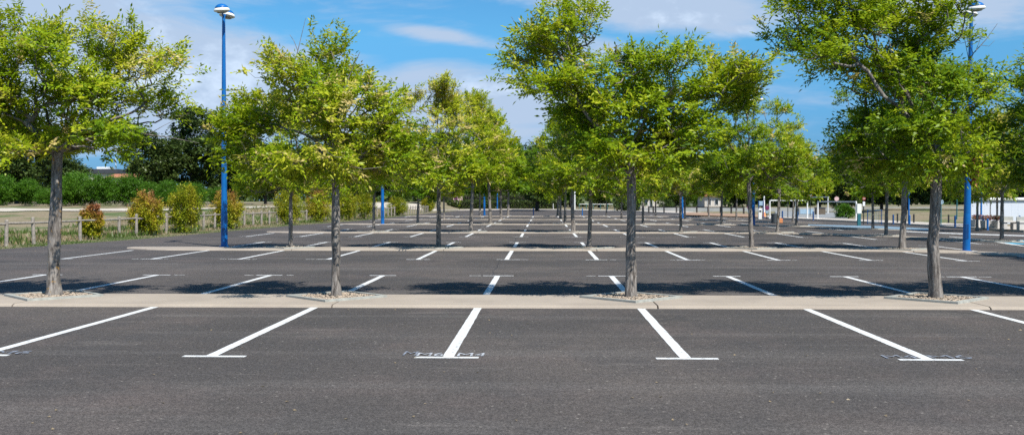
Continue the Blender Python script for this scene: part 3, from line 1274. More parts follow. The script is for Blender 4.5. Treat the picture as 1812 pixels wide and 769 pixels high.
g4 = G(1648, 523, .07)
cx = g4.x
bl = [(1392, 55, 42, 20), (1400, 10, 30, 20), (1450, 10, 50, 40), (1455, 65, 55, 40), (1440, 95, 45, 24), (1530, 50, 70, 45), (1490, 110, 55, 36),
      (1600, 40, 75, 50), (1640, 90, 70, 50), (1668, 12, 24, 28), (1570, 130, 80, 45), (1660, 160, 80, 50), (1725, 150, 42, 30), (1750, 170, 34, 28),
      (1600, 230, 80, 45), (1715, 220, 45, 34), (1690, 275, 60, 28), (1560, 200, 60, 40), (1520, 250, 50, 28), (1635, 290, 70, 18), (1600, 280, 55, 32, .5), (1680, 280, 60, 34, -.5), (1545, 270, 50, 32, .5), (1590, -10, 90, 30), (1420, -25, 60, 25)]
t4 = make_tree('leafy_tree', (cx, ROW1, 0), px_blobs(cx, ROW1, bl, 4), [(0, 0, 0)] + px_pts(cx, ROW1, [(1651, 430), (1656, 340), (1658, 290), (1655, 240)]),
               [px_pts(cx, ROW1, [(1655, 235), (1610, 208, -.35), (1565, 172, -.5), (1535, 130, -.5), (1490, 75, -.3), (1445, 30, -.1)]),
                px_pts(cx, ROW1, [(1655, 240), (1620, 190, -.3), (1595, 150, -.4), (1570, 60, -.2)]),
                px_pts(cx, ROW1, [(1655, 245), (1690, 190, -.3), (1735, 150, -.4), (1765, 125, -.3)]), px_pts(cx, ROW1, [(1656, 240), (1650, 150, .2), (1640, 40, .2)]),
                px_pts(cx, ROW1, [(1655, 245), (1580, 225, .3), (1520, 205, .6)]), px_pts(cx, ROW1, [(1657, 270), (1700, 260, .3), (1730, 240, .5)]),
                px_pts(cx, ROW1, [(1655, 240), (1630, 215, .5), (1600, 190, 1.)])],
               1450, 14, .098, M['leaf'], M['bark'], yellow=-.10, brown=.02,
               bare=[(px_pts(cx, ROW1, [(1700, 150, 0), (1722, 95, 0), (1745, 70, 0), (1765, 42, 0)]), .011, .003),
                     (px_pts(cx, ROW1, [(1722, 95, 0), (1712, 70, 0), (1700, 42, 0)]), .006, .002),
                     (px_pts(cx, ROW1, [(1735, 80, 0), (1750, 82, 0), (1760, 72, 0)]), .004, .002),
                     (px_pts(cx, ROW1, [(1715, 110, 0), (1705, 60, .1), (1692, 45, .1)]), .006, .002),
                     (px_pts(cx, ROW1, [(1726, 92, 0), (1740, 55, .1), (1738, 48, .1)]), .005, .002),
                     (px_pts(cx, ROW1, [(1440, 100, 0), (1415, 108, 0), (1390, 112, 0)]), .005, .002)])
front.append(t4)
# hanging spray of dead leaves on the right tree
dl = px_pts(cx, ROW1, [(1724, 296, -.3)])[0]
rs = np.random.RandomState(4)
bp = np.array(dl) + rs.normal(0, 1, (90, 3)) * [.05, .05, .13]
V, Q, sh = leaf_arrays(bp, np.array([[0, 0, -1.]]) + rs.normal(0, .4, (90, 3)), rs, .10, .035, shades=np.full(90, .5))
o = link('dead_leaf_spray', np_mesh('dead_leaf_spray', V, Q, M['dead'], sh), t4)
o['label'] = 'hanging spray of rust brown dead leaves'

# fifth tree of the front row, beyond the right edge, its crown and shade reach into view
cx = 11.6
bl5 = [(1830, 250, 60, 60), (1850, 170, 60, 60), (1960, 100, 90, 60), (2080, 60, 100, 60), (2100, 160, 120, 70), (1960, 230, 100, 60), (2200, 160, 90, 70), (2090, 250, 130, 40), (1830, 305, 55, 25)]
t5 = make_tree('leafy_tree', (cx, ROW1, 0), px_blobs(cx, ROW1, bl5, 5), [(0, 0, 0), (.02, 0, 1), (0, 0, 2.1)],
               [[(0, 0, 2), (-1, -.2, 2.7), (-2.4, -.2, 3.2)], [(0, 0, 2.1), (-.4, 0, 3.2), (-.2, 0, 4.3)], [(0, 0, 2.1), (.8, 0, 3.2)]],
               1400, 15, .09, M['leaf2'], M['bark'], yellow=-.05)
front.append(t5)

flabels = ['wide leafy tree with lichen spotted trunk, leftmost in the front row',
           'leafy yellow green tree with bare twigs on top, second in the front row',
           'leafy tree with a high left arm and dead stub, third in the front row',
           'tall leafy tree with long left limb and dead brown spray, fourth in front row',
           'leafy tree at the right edge, only its left crown side in view']
for t, lb in zip(front, flabels):
    tag(t, lb, 'tree', 'trees standing in rows in the parking lot')

# ---- generic car-park trees (rows behind)


def generic_tree(seed, h, wd, n_tip, mat, low, r, **kw):
    rs = random.Random(seed)
    trunk_h = 2.1 + rs.uniform(-.15, .3)
    bl = []
    nb = 15 if low == 0 else 12
    for i in range(nb):
        a = i * 2.4 + rs.uniform(-.4, .4)
        t = (i + .5) / nb
        z = trunk_h + .28 + (h - trunk_h - .7) * t ** 1.25
        rad = wd / 2 * (.78 if t < .25 else (.72 - .55 * max(0, t - .45) / .55)) * rs.uniform(.6, 1.05)
        s = rs.uniform(.6, .85) * (1 - .30 * t) * wd / 4.2
        bl.append((math.cos(a) * rad * .8, math.sin(a) * rad * .8, z, s, s, s * .68, 1.0))
    for i in range(7):
        a = i * .9 + rs.uniform(-.3, .3)
        if rs.random() < .25:
            continue
        k_ = rs.uniform(.18, .34)
        bl.append((math.cos(a) * wd * k_, math.sin(a) * wd * k_, trunk_h + .6 + rs.uniform(-.2, .45), .75, .75, .40, 1.5))
    bl.append((0, 0, trunk_h + .7, .8, .8, .4, 1.6))
    bl.append((rs.uniform(-.3, .3), rs.uniform(-.3, .3), h - .35, .36, .36, .42, .6))
    limbs = []
    for i in range(6):
        a = i * 1.05 + rs.uniform(-.3, .3)
        k = rs.uniform(.5, .85) * wd / 2
        limbs.append([(0, 0, trunk_h), (math.cos(a) * k * .45, math.sin(a) * k * .45, trunk_h + .6 + .1 * i), (math.cos(a) * k, math.sin(a) * k, trunk_h + 1.1 + .25 * i)])
    limbs.append([(0, 0, trunk_h + .1), (rs.uniform(-.2, .2), rs.uniform(-.2, .2), h * .65), (rs.uniform(-.25, .25), 0, h - .5)])
    lean = rs.uniform(-.07, .07)
    return make_tree('leafy_tree', (0, 0, 0), bl, [(0, 0, 0), (lean * .5, 0, 1.1), (lean, 0, trunk_h), (lean, 0, trunk_h + .4)], limbs, n_tip, seed, r, mat, M['bark'], **kw)


mids = [generic_tree(31, 5.7, 5.3, 1500, M['leaf'], 0, .085, rach=3, leaflets=7, rl=.28, ll=.108, lw=.044, yellow=.08, brown=.06),
        generic_tree(32, 5.4, 5.5, 1450, M['leaf'], 0, .085, rach=3, leaflets=7, rl=.28, ll=.108, lw=.044, yellow=-.02),
        generic_tree(33, 6.0, 5.2, 1500, M['leaf'], 0, .09, rach=3, leaflets=7, rl=.28, ll=.108, lw=.044, yellow=-.10),
        generic_tree(34, 5.8, 5.6, 1600, M['leaf2'], 0, .10, rach=3, leaflets=7, rl=.28, ll=.108, lw=.044, yellow=0)]
lows = [generic_tree(41, 5.8, 5.3, 850, M['leaf'], 1, .09, rach=3, leaflets=5, rl=.36, ll=.20, lw=.09, yellow=.02, min_r=.006),
        generic_tree(42, 6.4, 5.4, 850, M['leaf'], 1, .09, rach=3, leaflets=5, rl=.36, ll=.20, lw=.09, yellow=-.08, min_r=.006),
        generic_tree(43, 5.6, 5.4, 850, M['leaf2'], 1, .10, rach=3, leaflets=5, rl=.36, ll=.20, lw=.09, yellow=0, min_r=.006)]
used = set()
# (X, variant, scale, turn) for each row; scale 1 = 5.7 m
ROWS = {
    1: [(-8.6, 0, .92, .4), (-3.55, 0, 1.08, 2.1), (1.55, 1, .98, 1.2), (7.0, 2, .98, 3.3), (11.8, 3, 1.08, .2), (16.6, 3, 1.1, 2.6)],
    2: [(-8.7, 1, 1.02, 1.1), (-3.7, 2, 1.20, .3), (1.55, 3, 1.12, 2.2), (7.0, 0, 1.0, 4.1), (11.75, 1, .98, 5.2), (15.6, 2, .95, .8), (18.2, 0, .95, 2.8)],
    3: [(-8.6, 2, .98, .5), (-3.6, 0, 1.25, 3.1), (1.5, 1, 1.15, 1.9), (6.8, 2, .95, 2.2), (12., 1, 1., .7), (15.8, 0, .92, 4.2), (18.5, 1, .9, 1.3)],
    4: [(-8.5, 1, .95, .5), (-3.6, 2, 1.30, 3.1), (1.5, 0, 1.2, 1.9), (6.7, 1, .95, 2.2), (12., 2, .9, .7), (15.5, 1, .9, 4.2), (18.4, 0, .9, 1.3)],
    5: [(-6.5, 1, 1.2, .5), (-3.6, 2, 1.3, 3.1), (1.5, 0, 1.25, 1.9), (6.5, 1, .95, 2.2), (11.5, 2, .9, .7), (16, 1, .9, 4.2)],
}
tones = ['yellow green', 'fresh green', 'mid green', 'dark green']
pit0 = make_pit()
pits = [pit0]
pit0.location = (front[0].location.x, ROW1, 0)
for t in front[1:]:
    p = copy_tree(pit0)
    p.location = (t.location.x, ROW1, 0)
    pits.append(p)
pl_ = ['leftmost tree', 'second tree', 'third tree', 'fourth tree', 'tree past the edge']
for p, n_ in zip(pits, pl_):
    tag(p, 'diamond shaped concrete kerb with gravel round the %s of the front row' % n_, 'tree pit', 'kerbed tree pits')
for r_, lst in ROWS.items():
    for q, (X, var, sc, rz) in enumerate(lst):
        src = (mids if r_ <= 2 else lows)[var % (4 if r_ <= 2 else 3)]
        key = src.as_pointer()
        o = copy_tree(src) if key in used else src
        used.add(key)
        yy = warp(X, BARS[r_] + 6.05)
        o.location = (X, yy, 0)
        q_ = math.sin(X * 7.3 + r_ * 3.1)
        o.rotation_euler = (.02 * q_, .03 * math.sin(X * 3.7 + r_), rz)
        o.scale = (sc * (.93 + .05 * q_), sc * (.93 - .05 * q_), sc * (1 + .06 * math.sin(X + 2 * r_)))
        # the far rows are seen small: give each its own place words
        tag(o, 'leafy %s tree, %s from the left in the %s row of the lot' % (tones[var], ORD[q], ORD[r_]), 'tree', 'trees standing in rows in the parking lot')
        if r_ <= 3:
            p = copy_tree(pit0)
            p.location = (X, yy, 0)
            tag(p, 'concrete kerbed pit round the %s tree from the left in the %s row' % (ORD[q], ORD[r_]), 'tree pit', 'kerbed tree pits')

# ------------------------------------------------------------------ street lamps


def make_lamp():
    t = empty('street_lamp', (0, 0, 0))
    mb = MB()
    H = 8.15
    mb.tube([(0, 0, -.02), (0, 0, .05)], [.17, .17], 20)
    zs = [0.05, 1.2, 1.3, 3, 5, 7, H]
    mb.tube([(0, 0, z) for z in zs], [.118, .112, .105, .092, .078, .062, .052], 20)
    mb.build('pole', M['blue'], t, smooth=False)
    d = MB()
    d.box(-.045, .045, -.122, -.095, .45, .95, bev=.006)
    d.build('access_door', M['bluedk'], t)
    a = MB()
    a.tube([(0, 0, H - .12), (.03, -.25, H + .02), (.10, -.5, H + .03)], [.03, .028, .026], 8)
    a.tube([(0, 0, H - .12), (-.02, .25, H + .02), (-.04, .5, H + .03)], [.03, .028, .026], 8)
    a.build('lamp_arm', M['blue'], t)
    for x, y in ((.10, -.50), (-.04, .50)):
        tilt = Matrix.Rotation(R(6) * (1 if y < 0 else -1), 3, 'X') @ Matrix.Rotation(R(5) * (-1 if y < 0 else 1), 3, 'Y')
        h = MB()
        h.lathe([(.17, -.05), (.26, -.012), (.275, .0), (.27, .03), (.235, .085)], (x, y, H + .03), 28, tilt)
        ho = h.build('lamp_head', M['whitewarm'], t, smooth=True)
        dm = MB()
        dm.lathe([(.237, .08), (.215, .135), (.17, .185), (.11, .22), (.03, .24)], (x, y, H + .03), 28, tilt)
        dm.build('lamp_dome', M['blue'], ho, smooth=True)
        ln = MB()
        ln.lathe([(.08, -.085), (.16, -.072), (.17, -.055)], (x, y, H + .03), 24, tilt)
        ln.build('lens', M['lens'], ho, smooth=True)
    return t


lamp0 = make_lamp()
gl = G(397, 437)
gr = G(1710, 445)
lamps = [((gl.x, gl.y), 0, R(0), 0.002, 1.0, 'tall blue street lamp with two domed heads by the left front trees'),
         ((gr.x, gr.y), 0, R(-18), .012, 1.0, 'tall blue street lamp beside the fourth front row tree')]
for px, yb, lb in ((677, 397, 'blue street lamp behind the left trees in front of the yellow bushes'), (857, 380.5, 'blue street lamp pole behind the fourth row, left of centre'),
                   (880, 369.5, 'most distant blue street lamp pole, near the trimmed hedge'), (1207, 385.5, 'blue street lamp pole seen just right of the third front tree'),
                   (1333, 398.5, 'blue street lamp pole near the height barriers'), (1608, 398, 'thin blue lamp pole on the edge of the dry grass'),
                   (1736, 404.5, 'thin blue lamp pole in front of the white shed')):
    g = G(px, yb)
    thin = 'thin' in lb
    lamps.append(((g.x, g.y), 1, .3, 0, .5 if thin else 1.0, lb))
for i, (xy, far_, rz, lean, wd, lb) in enumerate(lamps):
    o = lamp0 if i == 0 else copy_tree(lamp0)
    zg = max(0.0, float(terrain(xy[0], xy[1])))
    o.location = (xy[0], xy[1], zg)
    o.rotation_euler = (0, lean, rz)
    o.scale = (wd, wd, (.935 if i == 1 else 1.0) if wd == 1 else .72)
    tag(o, lb, 'street lamp', 'blue street lamps')
# right lamp mirrors the head order
lamps_obj = None

# ------------------------------------------------------------------ wooden fence on the left
fence = empty('wooden_fence', (-19.2, 40, 0))
tag(fence, 'low weathered wooden post and rail fence along the left verge', 'fence')


def fpoint(s):
    P = dens(FENCE, 400)
    d = np.concatenate([[0], np.cumsum(np.linalg.norm(np.diff(P, axis=0), axis=1))])
    return float(np.interp(s, d, P[:, 0])), float(np.interp(s, d, P[:, 1])), d[-1]


tot = fpoint(0)[2]
s = 0.4
posts = []
random.seed(8)
while s < tot:
    x, y, _ = fpoint(s)
    posts.append((x, y))
    s += 1.72
org = Vector((-19.2, 40, 0))
pm0 = MB()
pm0.tube([(0, 0, -.1), (0, 0, .93)], [.068, .064], 10)
pm0.tube([(0, 0, .93), (0, 0, .97)], [.064, .04], 10)
post0 = pm0.build('post', M['wood'], fence)
for i, (x, y) in enumerate(posts):
    o = post0 if i == 0 else post0.copy()
    if i:
        COL.objects.link(o)
        o.parent = fence
    o.location = (x - org.x, y - org.y, 0)
    o.rotation_euler = (random.uniform(-.03, .03), random.uniform(-.03, .03), random.uniform(0, 3))
    o.scale = (1, 1, random.uniform(.95, 1.05))
for i in range(len(posts) - 1):
    (x0, y0), (x1, y1) = posts[i], posts[i + 1]
    mb = MB()
    mb.tube([(x0 - org.x, y0 - org.y, .80 + random.uniform(-.02, .02)), (x1 - org.x, y1 - org.y, .80 + random.uniform(-.02, .02))], .042, 8)
    mb.build('rail', M['wood'], fence)

# ------------------------------------------------------------------ leaf-mass plants (bushes, hedges, background trees)


def foliage_mesh(name, blobs, n, ll, lw, mat, seed, flat=.0, red_top=None, shell=.55, clump=.12, sh0=.45):
    rs = np.random.RandomState(seed)
    W = np.array([b[3] * b[5] + b[4] * b[5] for b in blobs])
    W = W / W.sum()
    Pn, Dn = [], []
    for b, wt in zip(blobs, W):
        m = max(20, int(n * wt))
        c, r = np.array(b[:3]), np.array(b[3:6])
        nc = max(6, m // 45)
        u = rs.normal(0, 1, (nc, 3))
        u /= np.linalg.norm(u, axis=1, keepdims=True)
        cc = u * (rs.uniform(shell, 1.0, (nc, 1)))
        k = rs.randint(0, nc, m)
        q = cc[k] + rs.normal(0, clump, (m, 3))
        Pn.append(c + q * r)
        Dn.append(q / (np.linalg.norm(q, axis=1, keepdims=True) + 1e-6) + rs.normal(0, .7, (m, 3)))
    P_, D_ = np.concatenate(Pn), np.concatenate(Dn)
    keep = P_[:, 2] > .02
    P_, D_ = P_[keep], D_[keep]
    zt = P_[:, 2].max()
    sh = sh0 + rs.normal(0, .14, len(P_)) + .10 * np.sin(P_[:, 0] * 3.1 / max(.5, zt / 3) + seed) * np.cos(P_[:, 2] * 3 / max(.5, zt / 3))
    if red_top is not None:
        sh = sh0 - .08 + rs.normal(0, .09, len(P_)) + red_top * np.clip(P_[:, 2] / zt, 0, 1) ** 1.6 + .07 * np.sin(P_[:, 0] * 5 + P_[:, 1] * 4)
    V, Q, s_ = leaf_arrays(P_, D_, rs, ll, lw, up=(0, 0, .6), shades=sh)
    return np_mesh(name, V, Q, mat, np.clip(s_, 0, 1))


def plant(name, loc, me, label, cat, group=None, stem=None, rz=0., sc=(1, 1, 1)):
    t = empty(name, loc, rz)
    t.scale = sc
    link('foliage', me, t)
    if stem:
        h, r = stem
        mb = MB()
        for a in (0, 2.1, 4.2):
            mb.tube([(0, 0, -.1), (math.cos(a) * r * 3, math.sin(a) * r * 3, h * .5), (math.cos(a) * r * 8, math.sin(a) * r * 8, h)], [r, r * .7, r * .4], 6)
        mb.build('stem', M['barkd'], t)
    return tag(t, label, cat, group)


bush_def = [(162, 40, 362, 422, .66, 'small red brown bush, nearest one along the wooden fence'),
            (258, 62, 341, 415, .52, 'bush with orange red top and yellow green base, second along the fence'),
            (326, 64, 325, 411, .10, 'tall rounded yellow green bush, third along the fence'),
            (402, 60, 338, 404, .5, 'bush with orange yellow top just behind the left street lamp'),
            (511, 52, 333, 396, .16, 'yellow green bush behind the thin pale trunk, fifth along the fence'),
            (563, 52, 336, 392, .5, 'bush with reddish crown just left of the second front tree trunk'),
            (613, 40, 334, 389, .12, 'yellow green bush just right of the second front tree trunk'),
            (645, 42, 328, 387, .06, 'tall green yellow bush left of the blue lamp pole'),
            (704, 38, 345, 381, .02, 'green bush right of the blue lamp pole, second from the far end'),
            (757, 26, 346, 376, .20, 'small bright yellow bush at the far end of the fence')]
for i, (px, wpx, yt, yb, rt, lb) in enumerate(bush_def):
    g = G(px, yb)
    # stand on the fence line at this bearing
    x, y = g.x, g.y
    pm = F / y
    h = onY(px, yt, y).z
    rw = wpx / pm / 2
    rr = random.Random(i)
    bl = [(0, 0, h * .52, rw * .92, rw * .9, h * .48), (0, 0, h * .28, rw * .85, rw * .85, h * .30),
          (rr.uniform(-.2, .2), 0, h * .74, rw * .66, rw * .6, h * .26), (rw * .3, .1, h * .45, rw * .7, rw * .7, h * .3), (-rw * .3, -.1, h * .45, rw * .7, rw * .7, h * .3)]
    plant('garden_bush', (x, y, 0), foliage_mesh('foliage', bl, 11000, .085, .055, M['leafbush'], 60 + i, red_top=rt, shell=.45, sh0=.49 if i else .52), lb, 'bush', 'clipped bushes along the wooden fence', (h * .6, .025))

# hedge of shrubs behind the path (left)
hedge_px = [(-60, 300), (0, 306), (45, 316), (88, 330), (118, 312), (150, 303), (185, 308), (222, 306), (262, 322), (300, 318), (345, 322), (385, 330)]
shr = []
for k in range(4):
    rr = random.Random(70 + k)
    bl = [(rr.uniform(-1, 1), rr.uniform(-.6, .6), rr.uniform(.7, 2.2), rr.uniform(.9, 1.4), 1.1, rr.uniform(.7, 1.0)) for _ in range(7)] + [(0, 0, 1.5, 1.6, 1.3, 1.5)]
    shr.append(foliage_mesh('foliage', bl, 15000, .14, .06, M['leafshrub'], 80 + k, shell=.55))
slab = ['at the left edge of the photo', 'left of the first front tree', 'second left of the first trunk', 'in the dark gap near the first trunk', 'just right of the first trunk',
        'under the far dark roof', 'below the flat roofed building', 'left of the big dark tree', 'above the second fence bush', 'left of the third fence bush', 'behind the third fence bush', 'behind the left street lamp']
for i, (px, yt) in enumerate(hedge_px):
    Y = 90 + (i % 3) * 1.5
    p = onY(px, 360, Y)
    zg = float(terrain(p.x, Y))
    h = onY(px, yt, Y).z - zg
    s_ = h / 3.0
    plant('green_shrub', (p.x, Y, zg), shr[i % 4], 'bright green loose shrub behind the path, ' + slab[i], 'shrub', 'green shrubs behind the gravel path', None, rz=i * 1.3, sc=(s_ * 1.12, s_, s_))


def bg_tree_mesh(seed, mat, n=18000, ll=.30, lw=.18, tall=1.0, low=.16):
    rr = random.Random(seed)
    bl = []
    for i in range(16):
        a = i * 2.4
        t = rr.uniform(low, .92)
        k = math.sin(math.pi * min(1, (t - low * .5) * 1.05)) ** .7
        bl.append((math.cos(a) * 3.0 * k * rr.uniform(.3, 1), math.sin(a) * 3.0 * k * rr.uniform(.3, 1), 10 * t, rr.uniform(1.1, 1.9), rr.uniform(1.1, 1.9), rr.uniform(.8, 1.4)))
    bl.append((0, 0, 5.4, 2.6, 2.6, 3.2))
    fm = foliage_mesh('crown', bl, n, ll, lw, mat, seed, shell=.6, clump=.14)
    mb = MB()
    mb.tube([(0, 0, -.3), (.05, 0, 1.5), (0, .1, 4), (.1, 0, 7)], [.26, .2, .15, .05], 8)
    for a in (0.5, 2.2, 3.9, 5.3):
        mb.tube([(0, 0, 2.2), (math.cos(a) * 1.1, math.sin(a) * 1.1, 3.8), (math.cos(a) * 2.2, math.sin(a) * 2.2, 5.8)], [.11, .08, .04], 6)
    tb = mb.build('trunk', M['barkd'])
    tm = tb.data
    bpy.data.objects.remove(tb)
    return fm, tm


bgm = [bg_tree_mesh(201, M['leafdark']), bg_tree_mesh(202, M['leafdark']), bg_tree_mesh(203, M['leafhedge']), bg_tree_mesh(204, M['leafshrub'], low=.1)]


def bg_tree(px, yt, Y, wpx, var, label, name='background_tree', group='trees beyond the parking lot', rz=0., zb=None):
    p = onY(px, 360, Y)
    zg = float(terrain(p.x, Y)) if zb is None else zb
    h = onY(px, yt, Y).z - zg
    t = empty(name, (p.x, Y, zg), rz)
    wm = wpx * Y / F
    t.scale = (wm / 7.4, wm / 7.4, h / 10.2)
    link('crown', bgm[var][0], t)
    link('trunk', bgm[var][1], t)
    return tag(t, label, 'tree', group)


far_l = [(-70, 190, 118, 170, 0, 'dark green tree at the far left edge behind the shrubs'),
         (30, 200, 112, 150, 1, 'dark tree behind the shrubs left of the first front tree'),
         (105, 245, 125, 110, 0, 'dark tree directly behind the first front tree trunk'),
         (268, 226, 106, 120, 2, 'dull green tree, left half of the big dark clump left of lamp'),
         (345, 188, 110, 150, 0, 'tallest dark green tree, just left of the left street lamp'),
         (415, 215, 114, 110, 1, 'dark tree standing just right of the left street lamp'),
         (470, 245, 108, 90, 2, 'olive tree with dark trunk behind the wooden fence'),
         (545, 240, 125, 120, 1, 'dark tree behind the fifth and sixth fence bushes'),
         (620, 235, 135, 120, 0, 'dark tree behind the bushes right of the second front tree'),
         (690, 240, 140, 110, 2, 'olive tree behind the fence above the blue lamp pole'),
         (750, 250, 160, 110, 1, 'dark tree beyond the far end of the wooden fence')]
for i, (px, yt, Y, wpx, var, lb) in enumerate(far_l):
    bg_tree(px, yt, Y, wpx, var, lb, rz=i * 1.7)
far_c = [(800, 270, 215, 90, 3), (850, 262, 230, 95, 3), (905, 250, 225, 100, 2), (960, 255, 240, 90, 1), (1010, 262, 235, 95, 3), (1060, 300, 225, 80, 2), (1105, 285, 210, 70, 1),
         (1195, 286, 190, 80, 0), (1245, 285, 200, 70, 3), (1300, 275, 185, 90, 1), (1350, 280, 180, 80, 2), (1400, 270, 175, 90, 0), (1450, 262, 170, 90, 1), (1500, 255, 160, 90, 2)]
desc = ['bright green', 'bright green', 'dull green', 'dark green']
for i, (px, yt, Y, wpx, var) in enumerate(far_c):
    bg_tree(px, yt, Y, wpx, var, '%s tree in the far tree line, %s counted from the left' % (['dark', 'dark green', 'dull olive', 'bright green'][var], ORD[i]), rz=i * 2.1, group='far line of trees')
bg_tree(950, 232, 150, 120, 1, 'lone tree with dark trunk at the far end of the lot', rz=.4, zb=0)
far_r = [(1495, 280, 128, 90, 2), (1560, 285, 120, 90, 1), (1605, 262, 112, 110, 0), (1660, 255, 108, 120, 1), (1720, 250, 112, 120, 2), (1775, 235, 104, 130, 0), (1850, 225, 100, 140, 1)]
for i, (px, yt, Y, wpx, var) in enumerate(far_r):
    bg_tree(px, yt, Y, wpx, var, '%s spreading tree on the dry grass mound, %s from the left' % (['dark', 'dark green', 'olive'][var], ORD[i]), rz=i * 1.1, group='trees on the grass mound')

# the wooded background that closes the horizon
rs = np.random.RandomState(77)
n = 30000
P_ = np.stack([rs.uniform(-170, 210, n), 262 + rs.normal(0, 5, n), rs.uniform(0, 1, n)], 1)
top = 6.0 + 1.6 * np.sin(P_[:, 0] * .16) + 1.1 * np.sin(P_[:, 0] * .43 + 1) + .6 * np.sin(P_[:, 0] * 1.1)
P_[:, 2] = .3 + P_[:, 2] * top
P_[:, 1] -= 5 * (1 - P_[:, 2] / 8)
V, Q, s_ = leaf_arrays(P_, rs.normal(0, 1, (n, 3)), rs, 1.3, .9, up=(0, -.5, .5), shades=.45 + rs.normal(0, .17, n) + .12 * np.sin(P_[:, 0] * .3))
tag(link('distant_woodland', np_mesh('distant_woodland', V, Q, M['leafdark'], np.clip(s_, 0, 1))), 'dense dark wood closing the horizon behind everything', 'woodland', kind='stuff')

# trimmed hedges at the far end


def box_hedge(name, x0, x1, y0, y1, h, z0, n, seed, label, mat=None, ll=.30):
    rs = np.random.RandomState(seed)
    t = empty(name, ((x0 + x1) / 2, (y0 + y1) / 2, z0))
    hx, hy = (x1 - x0) / 2, (y1 - y0) / 2
    P_ = rs.uniform(-1, 1, (n, 3)) * [hx, hy, 1]
    side = rs.rand(n)
    P_[:, 2] = rs.uniform(0, 1, n) * h
    top = side < .35
    P_[top, 2] = h + rs.normal(0, .06, top.sum())
    fr = (side >= .35) & (side < .8)
    P_[fr, 1] = -hy + rs.normal(0, .08, fr.sum())
    P_[:, 2] *= 1 + .04 * np.sin(P_[:, 0] * .9)
    D_ = rs.normal(0, 1, (n, 3)) + [0, -.3, .5]
    V, Q, s_ = leaf_arrays(P_, D_, rs, ll, ll * .6, shades=.45 + rs.normal(0, .2, n))
    link('foliage', np_mesh('foliage', V, Q, mat or M['leafhedge'], np.clip(s_, 0, 1)), t)
    cb = MB()
    cb.box(-hx + .15, hx - .15, -hy + .15, hy - .15, .02, h - .15, bev=.05)
    cb.build('stem', M['barkd'], t)
    return tag(t, label, 'hedge')


a, b = onY(790, 360, 196), onY(990, 360, 196)
box_hedge('trimmed_hedge', a.x, b.x, 195, 198, 1.45, 0, 5500, 301, 'lower front trimmed hedge at the far end of the lot')
a, b = onY(782, 360, 212), onY(985, 360, 212)
box_hedge('trimmed_hedge', a.x, b.x, 211, 214, 2.7, 0, 5500, 302, 'taller back hedge behind the low one at the far end')
# dark round bush centre
x, y, h = place(1113, 374, 341)
bl = [(0, 0, h * .45, 2.1, 2.0, h * .5), (1.0, 0, h * .4, 1.3, 1.3, h * .4), (-1, 0, h * .35, 1.3, 1.3, h * .38)]
plant('round_bush', (x, y, 0), foliage_mesh('foliage', bl, 5000, .22, .13, M['leafdark'], 90, shell=.5), 'dark round bush at the far edge just right of the third front trunk', 'bush', None, (1.4, .05))
x, y, h = place(1495, 377, 352, .5)
bl = [(0, 0, h * .5, .95, .9, h * .5), (.2, 0, h * .6, .6, .6, h * .45)]
plant('round_bush', (x, y, float(terrain(x, y))), foliage_mesh('foliage', bl, 3500, .15, .07, M['leafshrub'], 91, shell=.4), 'upright green bush on the mound behind the right height barrier', 'bush', None, (.9, .03))
x, y, h = place(1178, 372, 352)
plant('round_bush', (x, y, 0), foliage_mesh('foliage', [(0, 0, .8, 1.4, 1.2, .9)], 2600, .2, .12, M['leafdark'], 92), 'low dark bush behind the far dark rail fence', 'bush', None, (.6, .04))

# weeds and rough grass behind and in front of the fence
rs = np.random.RandomState(17)
n = 42000
Yw = 30 + 85 * rs.rand(n) ** 1.5
ex = np.interp(Yw, [e[1] for e in EDGE], [e[0] for e in EDGE])
Xw = ex - .05 - 9.0 * rs.rand(n) ** 1.3
patch = np.sin(Xw * 1.1 + Yw * .5) * np.cos(Yw * .37 - Xw * .8) + rs.normal(0, .4, n)
hgt = np.where(ex - Xw < 1.6, .06, .15) * rs.uniform(.5, 1.5, n) * np.where(patch > .3, 1.5, 1)
Zw = terrain(Xw, Yw)
bp = np.stack([Xw, Yw, Zw - .01], 1)
dd = np.stack([rs.normal(0, .45, n), rs.normal(0, .45, n), np.ones(n)], 1)
shd = np.where((patch > .15) | (ex - Xw < 1.4), .3, .8) + rs.normal(0, .13, n)
V, Q, s_ = leaf_arrays(bp, dd, rs, 1.0, .05, up=(0, -1, .3), shades=shd)
V = V.reshape(n, 4, 3)
V = V[:, :1] + (V - V[:, :1]) * hgt[:, None, None] * np.array([1, 1, 1.0])
wide = (V[:, 1] - V[:, 3])
V[:, 1] += wide * 1.2
V[:, 3] -= wide * 1.2
o = link('roadside_weeds', np_mesh('roadside_weeds', V.reshape(-1, 3), Q, M['weed'], np.clip(s_, 0, 1)))
tag(o, 'dry and green weeds growing along the wooden fence', 'weeds', kind='stuff')

# small dry leaves and pebbles scattered on the asphalt
rs = np.random.RandomState(23)
n = 230
Yl = 6.5 + 32 * rs.rand(n) ** 1.4
Xl = rs.uniform(-.62, .62, n) * Yl
bp = np.stack([Xl, Yl, np.full(n, .006)], 1)
V, Q, s_ = leaf_arrays(bp, np.stack([rs.normal(0, 1, n), rs.normal(0, 1, n), np.zeros(n)], 1), rs, .035, .022, shades=np.full(n, .9))
V[:, 2] = np.maximum(V[:, 2], .006)
o = link('fallen_leaves', np_mesh('fallen_leaves', V, Q, M['weed'], np.clip(s_, 0, 1)))
tag(o, 'tiny dry leaves scattered over the asphalt', 'fallen leaves', kind='stuff')

